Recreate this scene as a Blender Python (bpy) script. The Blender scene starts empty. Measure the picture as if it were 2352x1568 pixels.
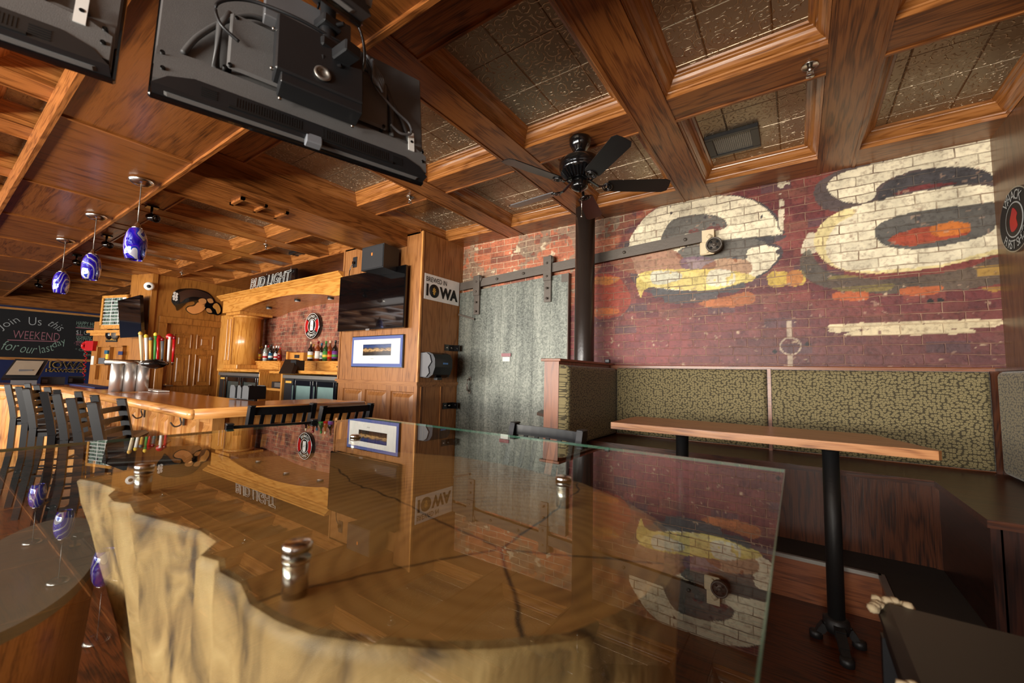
import bpy, math, random
import numpy as np
from mathutils import Matrix, Vector
random.seed(7); np.random.seed(7)
S = bpy.context.scene
COL = S.collection
PI = math.pi

# ------------------------------------------------------------------ camera
FPX = 947.7
YAW, PITCH, ROLL = 0.60413, 0.0792077, 0.0233272
CAM = np.array([0, 0, 1.355])
def _rows():
    cy, sy = math.cos(YAW), math.sin(YAW)
    f = np.array([-sy*math.cos(PITCH), cy*math.cos(PITCH), math.sin(PITCH)])
    r = np.array([cy, sy, 0]); u = np.cross(r, f)
    c, s = math.cos(ROLL), math.sin(ROLL)
    return np.array([c*r+s*u, -(-s*r+c*u), f])
CR = _rows()
def ray(px, py):
    return CR.T @ np.array([(px-1176)/FPX, (py-784)/FPX, 1.0])
def at(px, py, **k):
    """world point of the plane x=, y= or z= that the photograph shows at this pixel"""
    d = ray(px, py)
    for a, v in k.items():
        i = 'xyz'.index(a); return CAM + (v-CAM[i])/d[i]*d
def atp(px, py, p0, n):
    d = ray(px, py); n = np.array(n, float)
    return CAM + d*np.dot(np.array(p0)-CAM, n)/np.dot(d, n)
cd = bpy.data.cameras.new('camera'); cam = bpy.data.objects.new('camera', cd); COL.objects.link(cam)
cd.sensor_width = 36; cd.lens = 36*FPX/2352; cd.clip_start = .02
R3 = Matrix(((CR[0][0], -CR[1][0], -CR[2][0]), (CR[0][1], -CR[1][1], -CR[2][1]), (CR[0][2], -CR[1][2], -CR[2][2])))
cam.matrix_world = Matrix.Translation(Vector(CAM)) @ R3.to_4x4()
cd.dof.use_dof = True; cd.dof.focus_distance = 6.5; cd.dof.aperture_fstop = 2.8
S.camera = cam
# ------------------------------------------------------------------ world, daylight, lamps, exposure
S.view_settings.view_transform = 'Standard'; S.view_settings.look = 'None'
S.view_settings.gamma = 1; S.view_settings.use_curve_mapping = False
S.view_settings.exposure = 0.02
w = bpy.data.worlds.new('world'); S.world = w; w.use_nodes = True
w.node_tree.nodes['Background'].inputs[0].default_value = (.75, .85, 1, 1)
w.node_tree.nodes['Background'].inputs[1].default_value = .6
def area(name, loc, rot, sx, sy, power, col=(1, 1, 1), spread=PI):
    l = bpy.data.lights.new(name, 'AREA'); l.shape = 'RECTANGLE'; l.size = sx; l.size_y = sy
    l.energy = power; l.color = col; l.spread = spread
    o = bpy.data.objects.new(name, l); COL.objects.link(o); o.location = loc; o.rotation_euler = rot
    return o
# daylight entering by the street windows in the front wall (behind the camera): sky above; tilted-up light added below to brighten the ceiling
for x_, w_, ps, pp_ in ((-2.4, 4.6, 170, 430), (-8.0, 5.0, 190, 300), (-13.4, 3.0, 30, 40)):
    area('sky_window_light', (x_, -4.55, 2.2), (PI/2, 0, 0), w_, 1.0, ps, (.97, .98, 1))
    area('added_ceiling_uplight', (x_, -4.5, 1.3), (PI/2+.42, 0, 0), w_, .75, pp_, (1, .93, .82), 2.3)

# ------------------------------------------------------------------ materials
def nt(name):
    m = bpy.data.materials.new(name); m.use_nodes = True
    t = m.node_tree; return m, t, t.nodes['Principled BSDF']
def N(t, kind, **k):
    n = t.nodes.new(kind)
    for a, v in k.items(): setattr(n, a, v)
    return n
def L(t, a, b): t.links.new(a, b)
def lin(c):
    """sRGB 0-255 to linear"""
    return tuple(((v/255)/12.92 if v/255 <= .04045 else ((v/255+.055)/1.055)**2.4) for v in c)+(1,)
def flat(name, c, rough=.5, metal=0, bump=0, bscale=200, spec=.5, coat=0, emit=0, emitc=None):
    m, t, b = nt(name)
    b.inputs['Roughness'].default_value = rough; b.inputs['Metallic'].default_value = metal
    b.inputs['Specular IOR Level'].default_value = spec; b.inputs['Coat Weight'].default_value = coat
    tc = N(t, 'ShaderNodeTexCoord'); no = N(t, 'ShaderNodeTexNoise'); no.inputs['Scale'].default_value = 9
    no.inputs['Detail'].default_value = 4
    L(t, tc.outputs['Object'], no.inputs['Vector'])
    mx = N(t, 'ShaderNodeMix', data_type='RGBA'); L(t, no.outputs['Fac'], mx.inputs['Factor'])
    c0 = lin(c); mx.inputs['A'].default_value = tuple(v*.86 for v in c0[:3])+(1,)
    mx.inputs['B'].default_value = tuple(min(1, v*1.12) for v in c0[:3])+(1,)
    L(t, mx.outputs['Result'], b.inputs['Base Color'])
    if bump:
        n2 = N(t, 'ShaderNodeTexNoise'); n2.inputs['Scale'].default_value = bscale
        L(t, tc.outputs['Object'], n2.inputs['Vector'])
        bp = N(t, 'ShaderNodeBump'); bp.inputs['Strength'].default_value = bump; bp.inputs['Distance'].default_value = .002
        L(t, n2.outputs['Fac'], bp.inputs['Height']); L(t, bp.outputs['Normal'], b.inputs['Normal'])
    if emit:
        b.inputs['Emission Color'].default_value = lin(emitc or c); b.inputs['Emission Strength'].default_value = emit
    return m
def ramp(t, stops):
    r = N(t, 'ShaderNodeValToRGB'); e = r.color_ramp.elements
    while len(e) > 1: e.remove(e[0])
    e[0].position, e[0].color = stops[0][0], stops[0][1]
    for p, c in stops[1:]:
        q = e.new(p); q.color = c
    return r
def math_(t, op, a, b=None):
    n = N(t, 'ShaderNodeMath', operation=op)
    for i, v in enumerate((a, b)):
        if v is None: continue
        if isinstance(v, (int, float)): n.inputs[i].default_value = v
        else: L(t, v, n.inputs[i])
    return n.outputs[0]
WC = {}
def wood(tone, axis='x', rough=.32, ring=9.0, coat=.35, off=0.0):
    """oak: cathedral bands and pores running along one axis"""
    key = (tone, axis, rough, ring, coat, off)
    if key in WC: return WC[key]
    lo, mid, hi = TONES[tone]
    m, t, b = nt('oak_%s_%s' % (tone, axis))
    tc = N(t, 'ShaderNodeTexCoord'); mp = N(t, 'ShaderNodeMapping')
    s = [1, 1, 1]; s['xyz'.index(axis)] = .13
    mp.inputs['Scale'].default_value = s; mp.inputs['Location'].default_value = (off, off*1.7, off*.6)
    L(t, tc.outputs['Object'], mp.inputs['Vector'])
    n1 = N(t, 'ShaderNodeTexNoise'); n1.inputs['Scale'].default_value = 6.4; n1.inputs['Detail'].default_value = 2.5
    n1.inputs['Roughness'].default_value = .45
    L(t, mp.outputs['Vector'], n1.inputs['Vector'])
    v = math_(t, 'MULTIPLY', n1.outputs['Fac'], ring*2.4*PI)
    v = math_(t, 'SINE', v); v = math_(t, 'MULTIPLY_ADD', v, .5); t.nodes[-1].inputs[2].default_value = .5
    v = math_(t, 'POWER', v, 2.2)
    s2 = [1, 1, 1]; s2['xyz'.index(axis)] = .035
    mp2 = N(t, 'ShaderNodeMapping'); mp2.inputs['Scale'].default_value = s2
    L(t, tc.outputs['Object'], mp2.inputs['Vector'])
    n2 = N(t, 'ShaderNodeTexNoise'); n2.inputs['Scale'].default_value = 170; n2.inputs['Detail'].default_value = 3
    L(t, mp2.outputs['Vector'], n2.inputs['Vector'])
    n3 = N(t, 'ShaderNodeTexNoise'); n3.inputs['Scale'].default_value = 1.4
    L(t, tc.outputs['Object'], n3.inputs['Vector'])
    pore = math_(t, 'MULTIPLY', math_(t, 'SUBTRACT', n2.outputs['Fac'], .5), 2.1)
    g = math_(t, 'ADD', math_(t, 'MULTIPLY', v, .46), pore)
    g = math_(t, 'ADD', g, math_(t, 'MULTIPLY', math_(t, 'SUBTRACT', n3.outputs['Fac'], .5), .7))
    r = ramp(t, [(0.0, lin(hi)), (.4, lin(mid)), (.95, lin(lo))]); L(t, g, r.inputs['Fac'])
    L(t, r.outputs['Color'], b.inputs['Base Color'])
    b.inputs['Roughness'].default_value = rough
    b.inputs['Coat Weight'].default_value = coat*.5; b.inputs['Coat Roughness'].default_value = .25; b.inputs['Specular IOR Level'].default_value = .4
    bp = N(t, 'ShaderNodeBump'); bp.inputs['Strength'].default_value = .12; bp.inputs['Distance'].default_value = .002
    bp.invert = True
    L(t, g, bp.inputs['Height']); L(t, bp.outputs['Normal'], b.inputs['Normal'])
    WC[key] = m; return m
TONES = {  # lo, mid, hi in sRGB
    'ceiling': ((56, 29, 11), (116, 66, 28), (150, 92, 44)),
    'soffit': ((62, 33, 13), (106, 60, 24), (126, 74, 32)),
    'golden': ((150, 90, 34), (196, 132, 58), (214, 152, 74)),
    'door': ((104, 60, 22), (150, 96, 40), (168, 110, 48)),
    'east': ((60, 36, 20), (92, 60, 36), (108, 72, 44)),
    'crown': ((92, 52, 22), (146, 90, 42), (172, 112, 58)),
    'bar': ((128, 76, 32), (184, 122, 62), (204, 146, 82)),
    'pillar': ((92, 54, 26), (140, 90, 48), (158, 106, 60)),
    'booth': ((26, 11, 6), (62, 30, 15), (84, 44, 22)),
    'boothdark': ((18, 8, 6), (38, 17, 12), (52, 25, 16)),
    'post': ((70, 36, 18), (116, 64, 36), (136, 80, 46)),
    'table': ((112, 66, 34), (166, 108, 62), (188, 130, 80)),
    'counter': ((110, 52, 14), (176, 98, 34), (200, 122, 50)),
    'floor': ((18, 9, 5), (66, 32, 14), (98, 48, 20)),
}
def tin():
    m, t, b = nt('pressed_tin')
    tc = N(t, 'ShaderNodeTexCoord'); sx = N(t, 'ShaderNodeSeparateXYZ'); L(t, tc.outputs['Object'], sx.inputs[0])
    TS = .318
    def tri(out, off):  # distance to the nearest seam
        f = math_(t, 'FRACT', math_(t, 'DIVIDE', math_(t, 'ADD', out, off), TS))
        return math_(t, 'MULTIPLY', math_(t, 'ABSOLUTE', math_(t, 'SUBTRACT', f, .5)), TS)   # TS/2 at the seam
    ax, ay = tri(sx.outputs[0], .06), tri(sx.outputs[1], .1)
    mxx = math_(t, 'MAXIMUM', ax, ay)
    seam = N(t, 'ShaderNodeMapRange'); seam.inputs['From Min'].default_value = TS/2-.006; seam.inputs['From Max'].default_value = TS/2
    L(t, mxx, seam.inputs['Value'])
    fr = N(t, 'ShaderNodeMath', operation='COMPARE'); L(t, mxx, fr.inputs[0]); fr.inputs[1].default_value = TS/2-.02; fr.inputs[2].default_value = .0022
    # leaf scrolls: warped rings round scattered centres
    nz = N(t, 'ShaderNodeTexNoise'); nz.inputs['Scale'].default_value = 16; L(t, tc.outputs['Object'], nz.inputs['Vector'])
    vm = N(t, 'ShaderNodeVectorMath', operation='MULTIPLY_ADD'); L(t, nz.outputs['Color'], vm.inputs[0])
    vm.inputs[1].default_value = (.035, .035, 0); L(t, tc.outputs['Object'], vm.inputs[2])
    vo = N(t, 'ShaderNodeTexVoronoi', feature='F1'); vo.inputs['Scale'].default_value = 15; vo.voronoi_dimensions = '2D'
    L(t, vm.outputs[0], vo.inputs['Vector'])
    rg = math_(t, 'SINE', math_(t, 'MULTIPLY', vo.outputs['Distance'], 17))
    mr = N(t, 'ShaderNodeMapRange'); mr.inputs['From Min'].default_value = .55; mr.inputs['From Max'].default_value = .95; L(t, rg, mr.inputs['Value'])
    n4 = N(t, 'ShaderNodeTexNoise'); n4.inputs['Scale'].default_value = 22; L(t, tc.outputs['Object'], n4.inputs['Vector'])
    gate = N(t, 'ShaderNodeMapRange'); gate.inputs['From Min'].default_value = .42; gate.inputs['From Max'].default_value = .55; L(t, n4.outputs['Fac'], gate.inputs['Value'])
    curl = math_(t, 'MULTIPLY', mr.outputs[0], gate.outputs[0])
    h = math_(t, 'ADD', curl, math_(t, 'MULTIPLY', seam.outputs[0], 1.6)); h = math_(t, 'ADD', h, math_(t, 'MULTIPLY', fr.outputs[0], .6))
    bp = N(t, 'ShaderNodeBump'); bp.inputs['Strength'].default_value = 1; bp.inputs['Distance'].default_value = .009
    L(t, h, bp.inputs['Height']); L(t, bp.outputs['Normal'], b.inputs['Normal'])
    cm = N(t, 'ShaderNodeMix', data_type='RGBA'); L(t, curl, cm.inputs['Factor']); cm.inputs['A'].default_value = lin((158, 142, 118)); cm.inputs['B'].default_value = lin((214, 198, 168)); L(t, cm.outputs['Result'], b.inputs['Base Color']); b.inputs['Metallic'].default_value = .6  # scrolls coloured paler than the sheet: highlights put into the base colour
    b.inputs['Roughness'].default_value = .34
    return m
def brick(name, paint=True, base=(140, 72, 50), mort=(186, 164, 132)):
    m, t, b = nt(name)
    tc = N(t, 'ShaderNodeTexCoord'); mp = N(t, 'ShaderNodeMapping'); mp.inputs['Rotation'].default_value = (-PI/2, 0, 0)
    L(t, tc.outputs['Object'], mp.inputs['Vector'])
    nz = N(t, 'ShaderNodeTexNoise'); nz.inputs['Scale'].default_value = 5; nz.inputs['Detail'].default_value = 5; L(t, tc.outputs['Object'], nz.inputs['Vector'])
    vm = N(t, 'ShaderNodeVectorMath', operation='MULTIPLY_ADD'); L(t, nz.outputs['Color'], vm.inputs[0])
    vm.inputs[1].default_value = (.034, .03, 0); L(t, mp.outputs['Vector'], vm.inputs[2])
    bk = N(t, 'ShaderNodeTexBrick'); L(t, vm.outputs[0], bk.inputs['Vector'])
    for k, v in (('Scale', 1), ('Mortar Size', .0048), ('Mortar Smooth', .6), ('Brick Width', .225), ('Row Height', .0755)): bk.inputs[k].default_value = v
    bk.inputs['Color1'].default_value = (.72, .72, .72, 1); bk.inputs['Color2'].default_value = (1.22, 1.22, 1.22, 1); bk.inputs['Mortar'].default_value = (1, 1, 1, 1)
    fine = N(t, 'ShaderNodeTexNoise'); fine.inputs['Scale'].default_value = 38; fine.inputs['Detail'].default_value = 6; L(t, tc.outputs['Object'], fine.inputs['Vector'])
    if paint:
        a1 = N(t, 'ShaderNodeVertexColor', layer_name='paint'); a2 = N(t, 'ShaderNodeVertexColor', layer_name='mortar')
        c1, c2 = a1.outputs['Color'], a2.outputs['Color']
    else:
        n5 = N(t, 'ShaderNodeTexNoise'); n5.inputs['Scale'].default_value = 6; n5.inputs['Detail'].default_value = 4; L(t, tc.outputs['Object'], n5.inputs['Vector'])
        r = ramp(t, [(.35, lin((96, 62, 52))), (.5, lin((148, 88, 68))), (.62, lin((162, 104, 80))), (.72, lin((160, 142, 114)))]); L(t, n5.outputs['Fac'], r.inputs['Fac'])
        c1 = r.outputs['Color']; rg = N(t, 'ShaderNodeRGB'); rg.outputs[0].default_value = lin(mort); c2 = rg.outputs[0]
    mul = N(t, 'ShaderNodeMix', data_type='RGBA', blend_type='MULTIPLY'); mul.inputs['Factor'].default_value = .6
    L(t, c1, mul.inputs['A']); L(t, bk.outputs['Color'], mul.inputs['B'])
    m2 = N(t, 'ShaderNodeMix', data_type='RGBA', blend_type='MULTIPLY'); m2.inputs['Factor'].default_value = .8
    fr = ramp(t, [(.3, (.55, .5, .48, 1)), (.5, (1, 1, 1, 1)), (.75, (1.15, 1.15, 1.12, 1))]); L(t, fine.outputs['Fac'], fr.inputs['Fac'])
    L(t, mul.outputs['Result'], m2.inputs['A']); L(t, fr.outputs['Color'], m2.inputs['B'])
    # chips where the paint has flaked
    ch = N(t, 'ShaderNodeTexNoise'); ch.inputs['Scale'].default_value = 20; ch.inputs['Detail'].default_value = 7; ch.inputs['Roughness'].default_value = .65
    L(t, vm.outputs[0], ch.inputs['Vector'])
    cr = N(t, 'ShaderNodeMapRange'); cr.inputs['From Min'].default_value = .72; cr.inputs['From Max'].default_value = .76; L(t, ch.outputs['Fac'], cr.inputs['Value'])
    m4 = N(t, 'ShaderNodeMix', data_type='RGBA'); L(t, cr.outputs[0], m4.inputs['Factor']); L(t, m2.outputs['Result'], m4.inputs['A']); m4.inputs['B'].default_value = lin((196, 176, 140))
    mn = N(t, 'ShaderNodeMapRange'); mn.inputs['From Min'].default_value = .38; mn.inputs['From Max'].default_value = .6; mn.inputs['To Min'].default_value = .3; L(t, nz.outputs['Fac'], mn.inputs['Value'])
    m3 = N(t, 'ShaderNodeMix', data_type='RGBA'); L(t, math_(t, 'MULTIPLY', bk.outputs['Fac'], mn.outputs[0]), m3.inputs['Factor']); L(t, m4.outputs['Result'], m3.inputs['A']); L(t, c2, m3.inputs['B'])
    L(t, m3.outputs['Result'], b.inputs['Base Color'])
    hh = math_(t, 'SUBTRACT', math_(t, 'MULTIPLY', fine.outputs['Fac'], .35), math_(t, 'MULTIPLY', bk.outputs['Fac'], .8))
    bp = N(t, 'ShaderNodeBump'); bp.inputs['Strength'].default_value = .75; bp.inputs['Distance'].default_value = .006
    L(t, hh, bp.inputs['Height']); L(t, bp.outputs['Normal'], b.inputs['Normal'])
    b.inputs['Roughness'].default_value = .5; b.inputs['Specular IOR Level'].default_value = .45
    return m
def fabric(name, h):
    m, t, b = nt(name)
    tc = N(t, 'ShaderNodeTexCoord'); sx = N(t, 'ShaderNodeSeparateXYZ'); L(t, tc.outputs['Object'], sx.inputs[0])
    cb = N(t, 'ShaderNodeCombineXYZ'); L(t, math_(t, 'MULTIPLY', sx.outputs[h], 46), cb.inputs[0]); L(t, math_(t, 'MULTIPLY', sx.outputs[2], 66), cb.inputs[1])
    vo = N(t, 'ShaderNodeTexVoronoi', feature='DISTANCE_TO_EDGE'); vo.voronoi_dimensions = '2D'; vo.inputs['Scale'].default_value = 1; vo.inputs['Randomness'].default_value = .8
    L(t, cb.outputs[0], vo.inputs['Vector'])
    v2 = N(t, 'ShaderNodeTexVoronoi', feature='F1'); v2.voronoi_dimensions = '2D'; v2.inputs['Scale'].default_value = 1; v2.inputs['Randomness'].default_value = .8
    L(t, cb.outputs[0], v2.inputs['Vector'])
    f = math_(t, 'SUBTRACT', vo.outputs['Distance'], math_(t, 'MULTIPLY', math_(t, 'GREATER_THAN', v2.outputs['Distance'], .47), .2))
    r = ramp(t, [(.0, lin((66, 58, 38))), (.03, lin((78, 69, 45))), (.09, lin((132, 119, 82))), (.2, lin((144, 131, 92))), (.42, lin((120, 108, 74)))])
    L(t, f, r.inputs['Fac']); L(t, r.outputs['Color'], b.inputs['Base Color'])
    b.inputs['Roughness'].default_value = .85; b.inputs['Sheen Weight'].default_value = .2; b.inputs['Sheen Roughness'].default_value = .4
    bp = N(t, 'ShaderNodeBump'); bp.inputs['Strength'].default_value = .5; bp.inputs['Distance'].default_value = .003
    L(t, vo.outputs['Distance'], bp.inputs['Height']); L(t, bp.outputs['Normal'], b.inputs['Normal'])
    return m
def galvanized():
    m, t, b = nt('galvanised_steel_sheet')
    tc = N(t, 'ShaderNodeTexCoord'); vo = N(t, 'ShaderNodeTexVoronoi'); vo.inputs['Scale'].default_value = 62; L(t, tc.outputs['Object'], vo.inputs['Vector'])
    bw = N(t, 'ShaderNodeRGBToBW'); L(t, vo.outputs['Color'], bw.inputs[0])
    mp = N(t, 'ShaderNodeMapping'); mp.inputs['Scale'].default_value = (5, 1, .5); L(t, tc.outputs['Object'], mp.inputs['Vector'])
    ns = N(t, 'ShaderNodeTexNoise'); ns.inputs['Scale'].default_value = 1.6; ns.inputs['Detail'].default_value = 6; L(t, mp.outputs['Vector'], ns.inputs['Vector'])
    f = math_(t, 'ADD', math_(t, 'MULTIPLY', bw.outputs[0], .32), math_(t, 'MULTIPLY', ns.outputs['Fac'], .75))
    r = ramp(t, [(.3, lin((70, 73, 68))), (.52, lin((108, 111, 103))), (.85, lin((152, 154, 142)))]); L(t, f, r.inputs['Fac'])
    L(t, r.outputs['Color'], b.inputs['Base Color']); b.inputs['Metallic'].default_value = .55; b.inputs['Roughness'].default_value = .48
    bp = N(t, 'ShaderNodeBump'); bp.inputs['Strength'].default_value = .2; bp.inputs['Distance'].default_value = .002
    L(t, bw.outputs[0], bp.inputs['Height']); L(t, bp.outputs['Normal'], b.inputs['Normal'])
    return m
def stump_face():
    m, t, b = nt('sawn_stump_face')
    tc = N(t, 'ShaderNodeTexCoord'); mp = N(t, 'ShaderNodeMapping'); mp.inputs['Location'].default_value = (-0.496, 0.043, 0); L(t, tc.outputs['Object'], mp.inputs['Vector'])
    gr = N(t, 'ShaderNodeTexNoise'); gr.inputs['Scale'].default_value = 3.5; gr.inputs['Detail'].default_value = 6; L(t, mp.outputs['Vector'], gr.inputs['Vector'])
    wv = N(t, 'ShaderNodeTexWave', wave_type='RINGS', rings_direction='Z'); wv.inputs['Scale'].default_value = 9; wv.inputs['Distortion'].default_value = 3; wv.inputs['Detail'].default_value = 3
    L(t, mp.outputs['Vector'], wv.inputs['Vector'])
    f = math_(t, 'ADD', math_(t, 'MULTIPLY', gr.outputs['Fac'], .8), math_(t, 'MULTIPLY', wv.outputs['Fac'], .1))
    r = ramp(t, [(.3, lin((140, 100, 54))), (.48, lin((182, 138, 80))), (.75, lin((206, 164, 106)))]); L(t, f, r.inputs['Fac'])
    # radial drying cracks: angle bands warped by noise
    sx = N(t, 'ShaderNodeSeparateXYZ'); L(t, mp.outputs['Vector'], sx.inputs[0])
    an = math_(t, 'ARCTAN2', sx.outputs[1], sx.outputs[0]); rad = math_(t, 'SQRT', math_(t, 'ADD', math_(t, 'POWER', sx.outputs[0], 2), math_(t, 'POWER', sx.outputs[1], 2)))
    an = math_(t, 'ADD', an, math_(t, 'MULTIPLY', gr.outputs['Fac'], .35))
    cr = math_(t, 'ABSOLUTE', math_(t, 'SUBTRACT', math_(t, 'FRACT', math_(t, 'MULTIPLY', an, .8)), .5))
    cw = math_(t, 'MULTIPLY', cr, rad); mr = N(t, 'ShaderNodeMapRange'); mr.inputs['From Min'].default_value = .0006; mr.inputs['From Max'].default_value = .0045; L(t, cw, mr.inputs['Value'])
    mx = N(t, 'ShaderNodeMix', data_type='RGBA'); L(t, mr.outputs[0], mx.inputs['Factor']); mx.inputs['A'].default_value = lin((46, 30, 16)); L(t, r.outputs['Color'], mx.inputs['B'])
    L(t, mx.outputs['Result'], b.inputs['Base Color']); b.inputs['Roughness'].default_value = .55
    return m
def stump_side():
    m, t, b = nt('peeled_stump_side')
    tc = N(t, 'ShaderNodeTexCoord'); mp = N(t, 'ShaderNodeMapping'); mp.inputs['Scale'].default_value = (1, 1, .6); mp.inputs['Rotation'].default_value = (0, .5, 0); L(t, tc.outputs['Object'], mp.inputs['Vector'])
    n1 = N(t, 'ShaderNodeTexNoise'); n1.inputs['Scale'].default_value = 9; n1.inputs['Detail'].default_value = 8; n1.inputs['Distortion'].default_value = .8; L(t, mp.outputs['Vector'], n1.inputs['Vector'])
    r = ramp(t, [(.34, lin((60, 44, 26))), (.43, lin((116, 91, 55))), (.54, lin((150, 121, 77))), (.74, lin((176, 148, 102)))]); L(t, n1.outputs['Fac'], r.inputs['Fac'])
    L(t, r.outputs['Color'], b.inputs['Base Color']); b.inputs['Roughness'].default_value = .6
    bp = N(t, 'ShaderNodeBump'); bp.inputs['Strength'].default_value = .7; bp.inputs['Distance'].default_value = .012
    L(t, n1.outputs['Fac'], bp.inputs['Height']); L(t, bp.outputs['Normal'], b.inputs['Normal'])
    return m
def clear_glass(name='clear_tabletop_glass', tint=(244, 247, 243), ior=1.52, boost=1.0):
    m, t, b = nt(name); t.nodes.remove(b); out = [n for n in t.nodes if n.type == 'OUTPUT_MATERIAL'][0]
    fr0 = N(t, 'ShaderNodeFresnel'); fr0.inputs['IOR'].default_value = ior
    ge = N(t, 'ShaderNodeNewGeometry'); fr = N(t, 'ShaderNodeMath', operation='MULTIPLY'); L(t, fr0.outputs[0], fr.inputs[0]); L(t, math_(t, 'SUBTRACT', 1.0, ge.outputs['Backfacing']), fr.inputs[1])
    tr = N(t, 'ShaderNodeBsdfTransparent'); tr.inputs[0].default_value = lin(tint)
    gl = N(t, 'ShaderNodeBsdfGlossy'); gl.inputs['Roughness'].default_value = .004
    tc = N(t, 'ShaderNodeTexCoord'); no = N(t, 'ShaderNodeTexNoise'); no.inputs['Scale'].default_value = 3; L(t, tc.outputs['Object'], no.inputs['Vector'])
    gc = ramp(t, [(0, (.93*boost, .95*boost, .93*boost, 1)), (1, (boost, boost, boost, 1))]); L(t, no.outputs['Fac'], gc.inputs['Fac']); L(t, gc.outputs['Color'], gl.inputs['Color'])
    mx = N(t, 'ShaderNodeMixShader'); L(t, fr.outputs[0], mx.inputs[0]); L(t, tr.outputs[0], mx.inputs[1]); L(t, gl.outputs[0], mx.inputs[2])
    L(t, mx.outputs[0], out.inputs['Surface'])
    return m
def swirl_glass():
    m, t, b = nt('iridescent_blue_swirl_glass')
    tc = N(t, 'ShaderNodeTexCoord'); mp = N(t, 'ShaderNodeMapping'); mp.inputs['Scale'].default_value = (1, 1, .45); mp.inputs['Rotation'].default_value = (.5, .6, 0); L(t, tc.outputs['Object'], mp.inputs['Vector'])
    wv = N(t, 'ShaderNodeTexWave', bands_direction='X'); wv.inputs['Scale'].default_value = 8; wv.inputs['Distortion'].default_value = 7; wv.inputs['Detail'].default_value = .5; wv.inputs['Detail Scale'].default_value = 1.6
    L(t, mp.outputs['Vector'], wv.inputs['Vector'])
    r = ramp(t, [(0, lin((14, 12, 150))), (.35, lin((40, 20, 190))), (.5, lin((96, 40, 170))), (.66, lin((20, 60, 190))), (.86, lin((20, 30, 150))), (.92, lin((205, 205, 215))), (1, lin((180, 180, 195)))])
    L(t, wv.outputs['Fac'], r.inputs['Fac']); L(t, r.outputs['Color'], b.inputs['Base Color'])
    b.inputs['Roughness'].default_value = .08; b.inputs['Coat Weight'].default_value = 1; b.inputs['Metallic'].default_value = .25
    b.inputs['Thin Film Thickness'].default_value = 420; b.inputs['Thin Film IOR'].default_value = 1.6
    return m
M = dict(
    tin=tin(), mural=brick('painted_brick'), rawbrick=brick('bare_brick', False), fabric=fabric('oval_pattern_upholstery', 0), fabricy=fabric('oval_pattern_upholstery_side', 1), galv=galvanized(),
    face=stump_face(), side=stump_side(), glass=clear_glass(), swirl=swirl_glass(),
    black=flat('black_plastic', (30, 31, 33), .42), blackgloss=flat('black_gloss_enamel', (14, 14, 15), .12, coat=.6),
    screen=flat('dark_screen', (8, 8, 9), .06, coat=1), tvback=flat('textured_tv_back', (100, 99, 98), .55, bump=.5, bscale=700),
    tvlow=flat('tv_lower_back', (84, 84, 84), .45), chairblack=flat('black_powder_coat', (17, 18, 21), .36, spec=.3),
    vinyl=flat('brown_black_vinyl', (25, 20, 17), .4), castiron=flat('black_cast_iron', (26, 25, 25), .5, bump=.4, bscale=60),
    pipe=flat('brown_black_pipe_paint', (44, 36, 32), .3, bump=.5, bscale=40), oldsteel=flat('weathered_steel_bar', (96, 88, 80), .5, .4, bump=.5, bscale=40),
    chrome=flat('brushed_nickel', (200, 196, 188), .22, 1), stainless=flat('stainless_steel', (205, 204, 200), .16, 1), satin=flat('satin_steel', (226, 226, 224), .36, .85),
    dullsteel=flat('dull_aluminium', (150, 146, 140), .4, .8), white=flat('white_enamel', (240, 239, 234), .4),
    cream=flat('cream_paint', (216, 196, 160), .6, bump=.4, bscale=40), red=flat('red_enamel', (180, 20, 24), .3), dkred=flat('dark_red', (120, 12, 18), .3),
    blue=flat('royal_blue_paint', (14, 32, 84), .6), navy=flat('slate_blue_mat', (78, 92, 150), .5), gold=flat('gold_paint', (206, 160, 70), .5),
    slate=flat('black_chalkboard', (20, 19, 20), .75), chalk=flat('white_chalk', (176, 180, 178), .95), chalkgreen=flat('green_chalk', (150, 178, 160), .95),
    chalkpink=flat('pink_chalk', (168, 110, 118), .95), yellow=flat('yellow_paint', (226, 190, 60), .5), green=flat('green_label', (70, 140, 60), .5),
    grey=flat('grey_plastic', (96, 96, 98), .45), dark=flat('near_black', (10, 9, 9), .6), beige=flat('beige_screen', (150, 138, 120), .35),
    foam=flat('torn_foam', (190, 172, 140), .9, bump=.8, bscale=90), stonegrey=flat('grey_worn_stump_top', (96, 90, 80), .6, bump=.3, bscale=30),
    edgeglass=flat('green_glass_edge', (84, 128, 112), .12), plaster=flat('plaster', (120, 100, 84), .8), concrete=flat('concrete', (90, 84, 80), .8),
    ledge=flat('speckled_laminate', (86, 70, 62), .45, bump=.5, bscale=120), purple=flat('purple_label', (110, 60, 130), .5), orange=flat('orange_label', (222, 120, 40), .5),
    teal=flat('teal_cap', (30, 90, 120), .4), amber=flat('amber_liquor', (120, 52, 18), .1, coat=.8), clearb=flat('clear_bottle', (150, 158, 150), .08, coat=1), dkbottle=flat('dark_bottle', (20, 14, 14), .08, coat=1),
    greenb=flat('green_bottle', (36, 70, 34), .08, coat=1), neon=flat('unlit_neon_tube_added_glow', (236, 236, 226), .3, emit=.25), paper=flat('paper', (222, 220, 212), .7),  # the unlit neon tubes carry a faint emission, a glow added to the material
    ice=flat('pale_fridge_interior', (120, 146, 142), .2), winglass=clear_glass('window_glass', (240, 245, 245)))

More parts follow.
